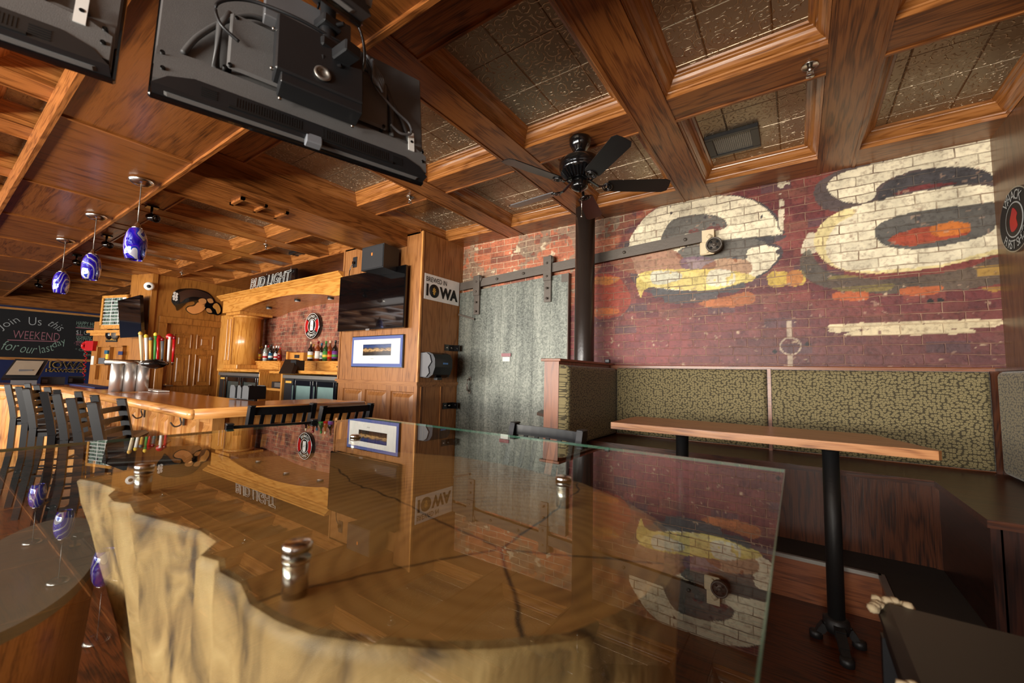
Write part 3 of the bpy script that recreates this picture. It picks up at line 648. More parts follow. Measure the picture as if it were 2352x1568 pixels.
# oak pier with the television
PW = -5.36
pm = [wood('pillar', 'z', .34, 7, .35, .5), wood('pillar', 'x', .34, 7, .35, .5)]
mb = MB(); mb.box(PW, PX, 3.45, WY, 1.21, ZB, mi=0)
mb.add([(PX, 3.45, 0), (PX, WY, 0), (PX, WY, 1.21), (PX, 3.45, 1.21)], [(0, 1, 2, 3)]); mb.add([(PW, 3.45, 0), (PW, WY, 0), (PW, WY, 1.21), (PW, 3.45, 1.21)], [(3, 2, 1, 0)])
W_ = PX-PW
mb.frame_face((PW, 3.45, 0), (1, 0, 0), (0, 0, 1), (0, -1, 0), W_, 1.21, [(.12, .25, .43, .86), (.62, .25, .43, .86), (1.135, .25, .42, .86)], .04, .02)
trim(mb, pm)
mb = MB(); mb.box(PW-.03, PX+.03, 3.415, WY, 1.2, 1.235); mb.box(PW-.012, PX+.014, 3.435, WY, 1.18, 1.2); trim(mb, pm[1])
mb = MB(); mb.box(PX-.02, PX+.006, 3.444, 3.47, 1.235, ZB); trim(mb, wood('bar', 'z', .3, 7, .35))
mb = MB(); mb.box(PW-.02, PW+.012, 3.44, 3.46, 1.235, ZB); mb.box(PX, PX+.012, 3.5, 3.51, 0, 1.2); mb.box(PX, PX+.012, 3.84, 3.85, 0, 1.2); trim(mb, pm[0])

# wall behind the bar with its door
DX = -9.96
dg = [wood('door', 'z', .34, 5, .35, 2), wood('golden', 'y', .34, 7, .35, 2)]
mb = MB(); mb.box(DX-.15, DX, 2.5, 2.73, 0, 3.15); mb.box(DX-.15, DX, 3.66, WY, 0, 3.15); mb.box(DX-.15, DX, 2.73, 3.66, 2.18, 3.15); struct(mb, 'wall_service', dg[0])
mb = MB(); mb.box(DX-.08, DX-.06, 2.73, 3.66, 0, 2.18)
mb.frame_face((DX-.055, 2.73, 0), (0, 1, 0), (0, 0, 1), (1, 0, 0), .93, 2.18, [(.14, .2, .28, .6), (.52, .2, .28, .6), (.14, .98, .28, .62), (.52, .98, .28, .62), (.14, 1.72, .28, .28), (.52, 1.72, .28, .28)], .05, .03)
for u0, v0, uw, vh in ((.14, .2, .28, .6), (.52, .2, .28, .6), (.14, .98, .28, .62), (.52, .98, .28, .62), (.14, 1.72, .28, .28), (.52, 1.72, .28, .28)):
    y_, x_ = 2.73+u0, DX-.056
    for q in ((y_-.012, y_+uw+.012, v0-.012, v0+.014), (y_-.012, y_+uw+.012, v0+vh-.014, v0+vh+.012), (y_-.012, y_+.014, v0, v0+vh), (y_+uw-.014, y_+uw+.012, v0, v0+vh)): mb.box(x_, x_+.02, q[0], q[1], q[2], q[3], .006)
o = struct(mb, 'door_1', wood('door', 'z', .3, 7, .4, 5))
mb = MB()
for a in ((2.6, 2.73, 0, 2.18), (3.66, 3.79, 0, 2.18)): mb.box(DX, DX+.035, a[0], a[1], a[2], a[3], .008)
mb.box(DX, DX+.035, 2.6, 3.79, 2.18, 2.31, .008); trim(mb, wood('door', 'z', .3, 9, .4, 6))
hd = MB(); hd.cyl((DX-.055, 2.79, .99), (DX-.035, 2.79, .99), .035); hd.cyl((DX-.04, 2.79, .99), (DX+.005, 2.79, .99), .012); hd.bar((DX, 2.79, .99), (DX, 2.9, .985), .016, .022)
hd.build('handle', M['chrome'], o)
mb = MB(); mb.box(DX-.16, DX+.04, 2.44, 2.53, 0, ZB, .006); trim(mb, wood('door', 'z', .3, 8, .4, 7))

mb = MB(); mb.box(-15.6, -15.3, -4.9, 6.3, 2.72, ZT); mb.box(-15.3, -15.2, -4.9, 6.3, 2.9, 2.96); trim(mb, OY)
# ------------------------------------------------------------------ foreground: stump table under glass
TZ = 1.07
tb = thing('stump_table', 'glass-topped table on a huge pale sawn tree stump, nearest the camera', 'table', (-1.0, .75, 0))
GX0, GX1, GY0, GY1 = -2.17, -.04, -.45, 1.625
mb = MB(); mb.box(GX0, GX1, GY0, GY1, TZ-.012, TZ); mb.build('glass_top', M['glass'], tb)
mb = MB(); e = .0025
for a in ((GX0-e, GX1+e, GY1, GY1+e), (GX0-e, GX1+e, GY0-e, GY0), (GX0-e, GX0, GY0, GY1), (GX1, GX1+e, GY0, GY1)): mb.box(*a, TZ-.011, TZ-.001)
mb.build('glass_edge', M['edgeglass'], tb)['label'] = 'green ground edge of the glass'
OUT = [(-1.842, .321), (-1.75, .345), (-1.622, .358), (-1.56, .33), (-1.478, .325), (-1.422, .344), (-1.325, .331), (-1.177, .363), (-1.081, .382), (-.988, .38), (-.937, .335), (-.885, .346), (-.837, .33), (-.765, .334), (-.688, .315), (-.613, .318), (-.545, .33), (-.457, .37), (-.38, .415), (-.326, .457), (-.247, .538), (-.209, .628), (-.19, .706), (-.19, .826), (-.237, 1.013), (-.302, 1.1), (-.42, 1.2), (-.6, 1.3), (-.9, 1.36), (-1.2, 1.36), (-1.5, 1.25), (-1.72, 1.0), (-1.84, .72), (-1.9, .48)]
pts = []
for i in range(len(OUT)):
    a, b = np.array(OUT[i]), np.array(OUT[(i+1) % len(OUT)])
    for k in range(4): pts.append(a+(b-a)*k/4)
cx, cy = -.98, .78
mb = MB(); n = len(pts); vs = []; zl = [1.0, .992, .975, .93, .86, .76, .64, .5, .34, .18, .06, 0]
for j, z in enumerate(zl):
    t = 1-z
    for i, p in enumerate(pts):
        d = np.array(p)-(cx, cy); a = math.atan2(d[1], d[0]); L_ = np.hypot(*d)
        nz = .9*math.sin(a*3+z*4+1)+.5*math.sin(a*7-z*6)+.2*math.sin(a*13+z*17)
        left = max(0, -math.cos(a))**2
        k = 1+(-.004 if j == 0 else .008) + t*(.02*nz) - .34*left*min(1, t*1.6) - .05*t + (.12*max(0, t-.75)*4*.5)
        if t > .04: k += .008*math.sin(a*9+z*11)*math.sin(z*23+a*4)
        vs.append((cx+d[0]*k, cy+d[1]*k*(1 if j else .998), z))
fs = []
for j in range(len(zl)-1):
    for i in range(n): fs.append((j*n+i, (j+1)*n+i, (j+1)*n+(i+1) % n, j*n+(i+1) % n))
mb.add(vs, fs, True, 1)
rim = [(cx+(v[0]-cx)*.975, cy+(v[1]-cy)*.975, 1.001) for v in vs[:n]]
mb.add(vs[:n]+rim, [(i, (i+1) % n, n+(i+1) % n, n+i) for i in range(n)], False, 1); vs[:n] = rim
ring2 = [(cx+(v[0]-cx)*.5, cy+(v[1]-cy)*.5, 1.001) for v in vs[:n]]
mb.add(vs[:n]+ring2+[(cx, cy, 1.001)], [(i, (i+1) % n, n+(i+1) % n, n+i) for i in range(n)]+[(n+i, n+(i+1) % n, 2*n) for i in range(n)], False, 0)
mb.build('stump_base', [M['face'], M['side']], tb)
for sx_, sy_ in ((-.66, .37), (-1.5, .39), (-1.56, 1.1), (-.53, 1.03)):
    mb = MB(); mb.cyl((sx_, sy_, 1.0), (sx_, sy_, TZ-.012), .019, n=24); so = mb.build('standoff', M['chrome'], tb)
    mb = MB(); mb.lathe([(.022, 0), (.022, .009), (.019, .012), (0, .012)], (sx_, sy_, TZ), 24); mb.lathe([(.021, -.006), (.021, 0)], (sx_, sy_, TZ-.012), 24); c = mb.build('cap', M['stainless'], None)
    c.parent = so; c.location = -tb.location
# stump stool at the left
st = thing('stump_stool', 'log stool with a flat grey oval top, left of the stump table', 'stool', (-2.0, .3, 0))
mb = MB(); n = 90; vs = []; zl = [(.0, .8), (.12, .78), (.3, .82), (.5, .9), (.64, .97), (.69, .99)]
ca, sa = math.cos(math.radians(163)), math.sin(math.radians(163))
def so_(a, k): p, q = .5*k*(1+.03*math.sin(3*a))*math.cos(a), .165*k*(1+.05*math.sin(2*a+1))*math.sin(a); return (-2.03+p*ca-q*sa, .265+p*sa+q*ca)
for z, k in zl:
    for i in range(n): vs.append((*so_(2*PI*i/n, k), z))
mb.add(vs, [(j*n+i, j*n+(i+1) % n, (j+1)*n+(i+1) % n, (j+1)*n+i) for j in range(len(zl)-1) for i in range(n)], True)
mb.build('trunk', wood('pillar', 'z', .5, 6, .1, 3), st)
mb = MB(); mb.prism([so_(2*PI*i/n, 1) for i in range(n)], .69, .72)
mb.build('seat', M['stonegrey'], st)

# ------------------------------------------------------------------ black metal stools
def bentpost(x, y0, y1, ztop, w, d):
    return [(x, y0, .0), (x, y0+.0, .3), (x, y0+.005, .7), (x, y0-.02, .86), (x, y1, ztop)]
def make_stool(name, label, kind):
    """origin at floor centre of seat, back towards -y (the sitter faces +y)"""
    t = thing(name, label, 'stool', (0, 0, 0), 0)
    SW, SD, SH, TOP = .19, .19, .74, 1.12
    mb = MB(); mb.box(-SW-.015, SW+.015, -SD+.01, SD+.03, SH, SH+.05, .02); mb.build('seat', M['vinyl'] if kind == 'ladder' else M['black'], t, True)
    mb = MB(); mb.box(-SW, SW, -SD, SD, SH-.035, SH); mb.build('seat_frame', M['chairblack'], t, True)
    for s in (-1, 1):
        mb = MB()
        P = [(s*SW, -SD-.05, 0), (s*SW, -SD, .45), (s*SW, -SD, .78), (s*SW, -SD-.02, .9), (s*SW, -SD-.07, TOP)]
        for a, b in zip(P[:-1], P[1:]): mb.bar(a, b, .03, .045, (0, 1, 0))
        mb.build('leg', M['chairblack'], t, True)
        mb = MB(); mb.box(s*SW-.017, s*SW+.017, -SD-.095, -SD-.045, TOP-.002, TOP+.008, .004); mb.build('post_cap', M['black'], t, True)
        mb = MB(); mb.bar((s*(SW+.02), SD+.03, 0), (s*(SW-.01), SD-.01, SH-.02), .028, .028, (0, 1, 0)); mb.build('leg', M['chairblack'], t, True)
    if kind == 'ladder':
        for k in range(4):
            z = .865+k*.066; y = -SD-.02-.05*(z-.9)/.22
            mb = MB()
            for i in range(6):
                a, b = -1+2*i/6, -1+2*(i+1)/6
                mb.bar((a*SW, y-.015*(1-a*a), z), (b*SW, y-.015*(1-b*b), z), .008, .034)
            mb.build('slat', M['chairblack'], t, True)
    else:
        y = -SD-.065; mb = MB()
        for i in range(8):
            a, b = -1+2*i/8, -1+2*(i+1)/8
            mb.bar((a*SW, y-.02*(1-a*a), TOP-.03), (b*SW, y-.02*(1-b*b), TOP-.03), .012, .05)
        mb.build('top_rail', M['chairblack'], t, True)
        mb = MB(); mb.bar((-SW, -SD-.012, .84), (SW, -SD-.012, .84), .012, .03); mb.build('lower_rail', M['chairblack'], t, True)
        for k in range(5):
            x = -.13+k*.065; mb = MB(); mb.bar((x, -SD-.016, .85), (x, y-.018, TOP-.05), .022, .008, (0, 1, 0)); mb.build('slat', M['chairblack'], t, True)
    for z, ys in ((.32, (SD+.015,)), (.22, (-SD-.02,))):
        for y in ys: mb = MB(); mb.bar((-SW, y, z), (SW, y, z), .02, .02); mb.build('footrest', M['chairblack'], t, True)
    for s in (-1, 1): mb = MB(); mb.bar((s*SW, -SD, .27), (s*(SW+.01), SD+.01, .27), .018, .018); mb.build('stretcher', M['chairblack'], t, True)
    return t
G1 = 'ladder-back stools lined up along the bar'
lab = ['black ladder-back bar stool nearest the camera in the row along the bar', 'second black ladder-back stool from the near end of the bar row', 'third black ladder-back stool from the near end of the bar row', 'fourth, middle black ladder-back stool of the seven at the bar', 'fifth black ladder-back stool from the near end of the bar row', 'sixth black ladder-back stool, next to the far end of the row', 'farthest black ladder-back stool, at the left end of the bar row']
proto = make_stool('bar_stool', lab[0], 'ladder'); proto['group'] = G1
def place(o, tops, zt=1.12):
    """o's two back posts under the two pixels of the photo"""
    a, b = [at(*p, z=zt) for p in tops]; m = (a+b)/2; d = b-a; ang = math.atan2(d[1], d[0])
    # local back line runs +x at y=-.26
    o.rotation_euler = (0, 0, ang); c = Matrix.Rotation(ang, 3, 'Z') @ Vector((0, -.26, 0)); o.location = (m[0]-c[0], m[1]-c[1], 0)
spx = [((25, 886), (57, 884)), ((40, 892), (87, 888)), ((62, 897), (108, 893)), ((98, 905), (132, 899)), ((135, 909), (176, 904)), ((170, 919), (211, 913)), ((216, 930), (276, 921))][::-1]
for i, (lf, rg_) in enumerate(spx):
    s_ = proto if i == 0 else dup(proto, (0, 0, 0), 0, lab[i], G1)
    place(s_, (rg_, lf), 1.11)
p2 = make_stool('slat_back_stool', 'black slat-back stool before the short leg of the bar, left of the pair', 'slat')
# its back posts stand nearest the camera; the seat points to the bar
place(p2, ((592, 933), (709, 928)), 1.12)
p3 = dup(p2, (0, 0, 0), 0, 'black slat-back stool in front of the oak pier, right of the pair'); place(p3, ((755, 933), (843, 928)), 1.09); p3.scale = (1.08, 1, .973)
p4 = dup(p2, (0, 0, 0), 0, 'black stool at the far left edge of the glass table, only its back showing'); place(p4, ((539, 975), (712, 966)), 1.08); p4.scale = (1, 1, .965)
p5 = dup(p2, (0, 0, 0), 0, 'black stool at the far edge of the glass table before the steel door'); place(p5, ((1187, 972), (1333, 990)), 1.105); p5.scale = (1.04, 1, .987)
for o, c in ((p4, 0), (p5, 0)):   # these two face the glass table: turn round their back rail
    a = o.rotation_euler[2]; back = Matrix.Rotation(a, 3, 'Z') @ Vector((0, -.26, 0)); bx, by = o.location[0]+back[0], o.location[1]+back[1]
    a2 = a+PI; c2 = Matrix.Rotation(a2, 3, 'Z') @ Vector((0, -.26, 0)); 
    if o is p5: o.rotation_euler = (0, 0, a2); o.location = (bx-c2[0], by-c2[1], 0)
for o in (p2, p3, p4, p5): o['group'] = 'slat-back stools'
# torn stool in the right corner
t = thing('torn_stool', 'dark vinyl stool with a torn seat corner in the bottom right', 'stool', (.38, 1.4, 0))
mb = MB(); mb.box(.17, .6, 1.17, 1.6, .69, .75, .022); mb.build('seat', M['vinyl'], t)
rnd = random.Random(4)
for (x, y) in ((.172, 1.585), (.2, 1.602), (.235, 1.6), (.182, 1.6), (.165, 1.56), (.172, 1.18), (.19, 1.168)):
    mb = MB()
    for k in range(3): mb.lathe([(0, -.012), (.012, -.006), (.015, .002), (.007, .01), (0, .013)], (x+rnd.uniform(-.012, .012), y+rnd.uniform(-.01, .01), .742+rnd.uniform(-.01, .008)), 7, (rnd.uniform(-1, 1), rnd.uniform(-1, 1), 1))
    mb.build('torn_padding', M['foam'], t)['label'] = 'pale foam showing at the torn corner'
mb = MB(); mb.box(.18, .59, 1.18, 1.59, .655, .69); mb.build('seat_frame', M['chairblack'], t)
for x in (.19, .58):
    for y in (1.19, 1.58): mb = MB(); mb.bar((x, y, 0), (x, y, .66), .032, .032, (0, 1, 0)); mb.build('leg', M['chairblack'], t)
mb = MB(); [mb.bar(*q, .02, .02) for q in (((.19, 1.19, .28), (.58, 1.19, .28)), ((.19, 1.58, .28), (.58, 1.58, .28)), ((.19, 1.19, .3), (.19, 1.58, .3)), ((.58, 1.19, .3), (.58, 1.58, .3)))]; mb.build('stretcher', M['chairblack'], t)

# ------------------------------------------------------------------ booth
BT = 1.055
t = thing('booth_table', 'long oak-topped table on two black posts in the booth', 'table', (-.2, 2.85, 0))
fl, fr_ = at(1403, 969, z=BT), at(2167, 1037, z=BT); bl = at(1482, 950, z=BT); br = at(2105, 989, z=BT)
TP = [(fl[0], fl[1]), (fr_[0]-.015, fl[1]-.005), (fr_[0], fl[1]+.02), (.36, 3.18), (.3, 3.21), (-.98, 3.21), (fl[0]-.005, 3.16)]
mb = MB(); mb.prism(TP, BT-.042, BT); mb.build('tabletop', wood('table', 'x', .35, 9, .3, 2), t)
def post(px, py):
    b = MB(); b.cyl((px, py, .1), (px, py, BT-.07), .038, n=28); b.lathe([(.038, 0), (.1, .018), (.1, .03)], (px, py, BT-.072), 20)
    po = b.build('post', M['castiron'], t)
    f = MB(); f.lathe([(.05, .05), (.06, .08), (.055, .115), (.042, .125)], (px, py, 0), 20)
    for k in range(4):
        a = k*PI/2-PI/2+.12; d = Vector((math.cos(a), math.sin(a), 0)); c = Vector((px, py, 0)); q_ = .85 if k % 2 == 0 else .28
        P = [c+d*.03+Vector((0, 0, .085)), c+d*(.03+.07*q_)+Vector((0, 0, .075)), c+d*(.03+.15*q_)+Vector((0, 0, .04)), c+d*(.03+.2*q_)+Vector((0, 0, .02))]
        for i, (p, q) in enumerate(zip(P[:-1], P[1:])): f.bar(p, q, .045-.004*i, .04-.006*i)
        f.lathe([(.03, 0), (.03, .03), (.018, .036)], c+d*(.035+.2*q_), 14)
    g = f.build('foot', M['castiron'], None); g.parent = po; g.location = (-t.location[0], -t.location[1], 0)
pA = at(1930, 1440, z=.06); post(.14, 2.86); pB = at(1581, 1010, z=1.0)
post(-.62, 2.86)
SH = .775
t = thing('booth_bench', 'U-shaped dark wood booth bench with oval-patterned olive back cushions', 'bench', (-.2, 3.8, 0))
dk, dkx, dky = wood('booth', 'z', .3, 10, .5, 1), wood('booth', 'x', .28, 10, .5, 1), wood('boothdark', 'y', .28, 10, .5, 1)
SF = 3.56; SX = .685; SN = 2.72
mb = MB(); mb.prism([(-1.6, SF-.02), (SX-.02, SF-.02), (SX-.02, SN-.02), (1.165, SN-.02), (1.165, 4.12), (-1.6, 4.12)], SH-.035, SH); mb.build('seat', dkx, t)
mb = MB(); mb.box(-1.6, SX+.02, SF, SF+.03, .26, SH-.035); mb.box(SX-.03, SX+.008, SF-.012, SF+.02, .26, SH-.035); mb.build('front_panel', dk, t)
mb = MB(); mb.box(SX, SX+.03, SN, SF, .26, SH-.035); mb.build('side_panel', dky, t)
mb = MB(); mb.box(SX, 1.165, SN, SN+.03, .26, SH-.035); mb.box(SX-.01, SX+.02, SN-.01, SN+.02, .26, SH-.03); mb.build('end_panel', wood('boothdark', 'z', .28, 10, .5), t)
def cushion(pts_axes, w, h, d=.07, r=.035):
    """upholstered pad: superellipse-ish rounded slab in the plane (O,u,v,n)"""
    O, u, v, nn = [np.array(q, float) for q in pts_axes]; mb = MB(); nu, nv = 28, 16; vs = []
    def ease(s, L_): e = min(s, L_-s)/r; return 1 if e >= 1 else math.sqrt(max(0, 1-(1-e)**2))
    us = sorted(set([0, .004, .01, .02, .035]+list(np.linspace(.05, w-.05, nu))+[w-.035, w-.02, w-.01, w-.004, w])); vv = sorted(set([0, .004, .01, .02, .035]+list(np.linspace(.05, h-.05, nv))+[h-.035, h-.02, h-.01, h-.004, h]))
    for b in vv:
        for a in us: vs.append(O+u*a+v*b+nn*(d*(.3+.7*ease(a, w)*ease(b, h)) if ease(a, w)*ease(b, h) > 0 else 0))
    k = len(us); mb.add(vs, [(j*k+i, j*k+i+1, (j+1)*k+i+1, (j+1)*k+i) for j in range(len(vv)-1) for i in range(k-1)], True); return mb
CY = 4.13
xm = at(1768, 950, y=CY-.04)[0]; xr = at(2282, 960, y=CY-.04)[0]; 
cb = SH+.012; ch = 1.447-cb
cushion(((-1.515, CY, cb), (1, 0, 0), (0, 0, 1), (0, -1, 0)), xm-.012+1.515, ch).build('cushion', M['fabric'], t)
cushion(((xm+.014, CY, cb), (1, 0, 0), (0, 0, 1), (0, -1, 0)), xr-xm-.014, ch).build('cushion', M['fabric'], t)
cushion(((1.14, 4.02, cb), (0, -1, 0), (0, 0, 1), (-1, 0, 0)), 1.3, ch).build('cushion', M['fabricy'], t)
cushion(((-1.6, 3.005, cb-.01), (0, 1, 0), (0, 0, 1), (1, 0, 0)), 1.12, ch+.006, .085).build('cushion', M['fabricy'], t)
mb = MB(); mb.box(-1.6, 1.165, CY, WY-.002, SH, 1.475, .006); mb.box(xm-.012, xm+.014, CY-.03, CY, SH, 1.45); mb.build('back_frame', wood('post', 'x', .35, 9, .4), t)
mb = MB(); mb.box(xr+.004, 1.165, CY-.02, CY+.02, SH, 1.45); mb.box(1.14, 1.165, 2.7, CY, SH, 1.46); mb.box(1.1, 1.168, 2.7, CY, 1.45, 1.47); mb.build('corner_frame', dk, t)
t2 = thing('booth_partition', 'reddish wood partition closing the left end of the booth', 'partition', (-1.67, 3.6, 0))
mb = MB(); mb.box(-1.735, -1.6, 3.0, 4.19, 0, 1.47); mb.build('panel', wood('post', 'z', .35, 9, .4), t2)
mb = MB(); mb.box(-1.76, -1.575, 2.98, 4.19, 1.47, 1.492, .004); mb.build('cap_rail', wood('post', 'y', .35, 9, .4), t2)
mb = MB(); mb.box(-1.6, -1.55, 3.98, 4.02, 1.492, 1.53, .006); tag(mb.build('cable_clip', M['black']), 'small black clip on the top rail of the booth partition', 'clip')
t = thing('corner_ledge', 'speckled corner shelf on a tapering wood bracket left of the booth partition', 'shelf', (-1.9, 3.6, 0))
mb = MB(); mb.prism([(-1.74, 3.12), (-1.98, 3.3), (-2.08, 3.55), (-2.0, 3.72), (-1.74, 3.72)], .985, 1.012); mb.build('board', M['ledge'], t)
mb = MB(); mb.prism([(-1.737, .6), (-1.737, .985), (-1.95, .985)], 0, .04, axes=((0, 3.42, 0), (1, 0, 0), (0, 0, 1), (0, 1, 0))); mb.build('bracket', wood('post', 'z', .35, 9, .4), t)
# pipe column
t = thing('pipe_column', 'round brown-black iron column behind the booth partition', 'column', (-1.772, 3.86, 0))
mb = MB(); mb.cyl((-1.772, 3.86, 0), (-1.772, 3.86, ZB), .1, n=40); mb.build('shaft', M['pipe'], t)

# ------------------------------------------------------------------ fire door, rail, pulley
t = thing('fire_door_rail', 'sloping flat steel rail bolted across the painted brick', 'rail', (-2.2, 4.15, 2.5))
def rz(x, top): return (2.590 if top else 2.485)+(x+3.39)*((2.744-2.590)/2.68)
mb = MB(); xa, xb = PX+.02, -.66
mb.prism([(xa, rz(xa, 0)), (xb, rz(xb, 0)), (xb, rz(xb, 1)), (xa, rz(xa, 1))], 0, .014, axes=((0, 4.14, 0), (1, 0, 0), (0, 0, 1), (0, -1, 0))); mb.build('bar', M['oldsteel'], t)
for x in (-3.1, -2.7, -1.45, -.85):
    mb = MB(); mb.cyl((x, 4.126, (rz(x, 0)+rz(x, 1))/2), (x, 4.112, (rz(x, 0)+rz(x, 1))/2), .017, n=6); mb.cyl((x, 4.14, (rz(x, 0)+rz(x, 1))/2), (x, 4.2, (rz(x, 0)+rz(x, 1))/2), .02, n=10); mb.build('bolt', M['oldsteel'], t)
pc = at(1641, 563, y=4.1)
t = thing('door_pulley', 'cream-painted bracket and small grooved pulley wheel at the rail end', 'pulley', (pc[0], 4.12, pc[2]))
a_, b_, c_, d_ = [at(*p, y=4.12) for p in ((1615, 533), (1640, 526), (1646, 556), (1612, 582))]
mb = MB(); mb.box(a_[0]-.01, b_[0]+.0, 4.11, 4.14, c_[2]-.03, b_[2]); mb.box(a_[0]-.03, pc[0]+.0, 4.105, 4.135, pc[2]-.075, pc[2]+.05, .01); mb.build('bracket', M['cream'], t)
mb = MB(); mb.cyl((a_[0]+.055, 4.11, b_[2]-.07), (a_[0]+.055, 4.09, b_[2]-.07), .026, n=4); mb.cyl((pc[0]-.06, 4.105, pc[2]+.02), (pc[0]-.06, 4.09, pc[2]+.02), .014, n=6); mb.cyl((pc[0]-.06, 4.105, pc[2]-.05), (pc[0]-.06, 4.09, pc[2]-.05), .014, n=6); mb.build('bolt', M['cream'], t)
mb = MB(); wc = (pc[0], 4.085, pc[2])
mb.tube([(wc[0]+.062*math.cos(q), wc[1]-.012, wc[2]+.062*math.sin(q)) for q in [2*PI*i/36 for i in range(36)]], .009, 8, closed=True)
mb.tube([(wc[0]+.062*math.cos(q), wc[1]+.012, wc[2]+.062*math.sin(q)) for q in [2*PI*i/36 for i in range(36)]], .009, 8, closed=True)
mb.lathe([(.056, -.004), (.056, .006)], wc, 32, (0, 1, 0)); mb.lathe([(.018, -.02), (.018, .01)], wc, 16, (0, 1, 0)); mb.build('wheel', M['oldsteel'], t)
for q in range(4):
    a_q = PI/4+q*PI/2; hc = (wc[0]+.036*math.cos(a_q), wc[1]-.0055, wc[2]+.036*math.sin(a_q)); g = MB(); g.lathe([(.011, 0), (.011, .001)], hc, 14, (0, 1, 0)); g.build('wheel_hole', M['dark'], t)
t = thing('sliding_fire_door', 'tall galvanised sheet-steel sliding fire door left of the column', 'door', (-2.9, 4.15, 0))
DL, DR = PX+.012, -2.1
def dz(x): return 2.44+(x+3.6)*(.075/1.5)
mb = MB(); mb.prism([(DL, .08), (DR, .08), (DR, dz(DR)), (DL, dz(DL))], 0, .045, axes=((0, 4.185, 0), (1, 0, 0), (0, 0, 1), (0, -1, 0)))
for k in range(1, 7):
    x = DL+(DR-DL)*k/7; mb.box(x-.004, x+.004, 4.138, 4.14, .08, dz(x)-.002)
mb.build('panel', M['galv'], t)
mb = MB(); mb.box(DR-.006, DR+.006, 4.13, 4.185, .08, dz(DR)); mb.box(DR-.09, DR, 4.136, 4.14, dz(DR)-.1, dz(DR)-.004); mb.build('edge_strip', M['oldsteel'], t)
for (xc, z0, z1) in ((-3.42, 2.12, 2.63), (-2.36, 2.2, 2.735)):
    mb = MB(); mb.box(xc-.052, xc+.052, 4.1, 4.125, z0+.25, z1); mb.box(xc-.045, xc+.045, 4.118, 4.14, z0, z0+.3); mb.lathe([(.05, -.03), (.05, .0)], (xc+.03, 4.14, z1-.04), 20, (0, 1, 0)); h_ = mb.build('hanger', M['oldsteel'], t)
    b = MB()
    for z in (z0+.04, z0+.16, z0+.3, z1-.08): b.lathe([(.014, 0), (.012, .008), (0, .012)], (xc, 4.1, z), 12, (0, -1, 0))
    g = b.build('bolt', M['oldsteel'], None); g.parent = h_; g.location = (-t.location[0], -t.location[1], -t.location[2])
mb = MB(); hz = [at(1075, p, y=4.1)[2] for p in (898, 870)]; hx = at(1075, 884, y=4.1)[0]
mb.tube([(hx, 4.13, hz[0]), (hx, 4.09, hz[0]+.01), (hx, 4.08, (hz[0]+hz[1])/2), (hx, 4.09, hz[1]-.01), (hx, 4.13, hz[1])], .012); mb.box(hx-.02, hx+.02, 4.128, 4.14, hz[0]-.03, hz[0]+.02); mb.box(hx-.02, hx+.02, 4.128, 4.14, hz[1]-.02, hz[1]+.03); mb.build('handle', M['oldsteel'], t)
mb = MB(); mb.box(-2.99, -2.88, 4.134, 4.14, 1.51, 1.565); mb.build('label_plate', M['paper'], t)
mb = MB(); mb.box(-3.005, -2.865, 4.128, 4.14, 1.57, 1.61); mb.build('label_holder', M['dkred'], t)
mb = MB(); mb.bar((PX+.02, 4.12, 2.14), (-3.45, 4.12, 2.06), .012, .025); mb.build('latch_bar', M['oldsteel'], t)
for z, nm in ((1.68, 'black angle bracket on the pier beside the towel dispenser'), (.93, 'black angle bracket low on the pier, just above the glass table edge')):
    t = thing('angle_bracket', nm, 'bracket', (PX, 3.95, z), 0, 'angle brackets holding the fire door')
    mb = MB(); mb.box(PX, PX+.01, 3.89, 4.06, z-.04, z+.04); mb.box(PX, PX+.1, 4.06, 4.075, z-.04, z+.04); mb.build('plate', M['blackgloss'], t)
    for y in (3.93, 4.01): mb = MB(); mb.lathe([(.014, 0), (.012, .006), (0, .009)], (PX+.01, y, z), 12, (1, 0, 0)); mb.build('bolt', M['chrome'], t)
# ------------------------------------------------------------------ ceiling fan
FX, FY = -1.27, 2.66
t = thing('ceiling_fan', 'black five-blade ceiling fan with a pull chain under a beam crossing', 'fan', (FX, FY, ZB))
mb = MB(); mb.lathe([(.078, ZB), (.08, ZB-.012), (.074, ZB-.05), (.062, ZB-.07), (.045, ZB-.1), (.03, ZB-.115), (0, ZB-.115)], (FX, FY, 0), 32); mb.build('canopy', M['blackgloss'], t)
mb = MB(); mb.cyl((FX, FY, ZB-.11), (FX, FY, 2.94), .014); mb.build('downrod', M['blackgloss'], t)
mb = MB(); mb.lathe([(0, 2.945), (.06, 2.944), (.13, 2.93), (.148, 2.915), (.15, 2.865), (.145, 2.858), (.147, 2.85), (.135, 2.835), (.095, 2.79), (.06, 2.782), (0, 2.782)], (FX, FY, 0), 40); h_ = mb.build('motor', M['blackgloss'], t)
mb = MB()
for k in range(30):
    a = 2*PI*k/30; c, s = math.cos(a), math.sin(a)
    mb.bar((FX+.09*c, FY+.09*s, 2.784), (FX+.137*c, FY+.137*s, 2.835), .007, .008)
mb.build('vent_fin', M['chairblack'], t)
mb = MB(); mb.lathe([(.05, 2.785), (.062, 2.77), (.062, 2.725), (.056, 2.715), (.02, 2.695), (0, 2.694)], (FX, FY, 0), 32); mb.build('switch_housing', M['blackgloss'], t)
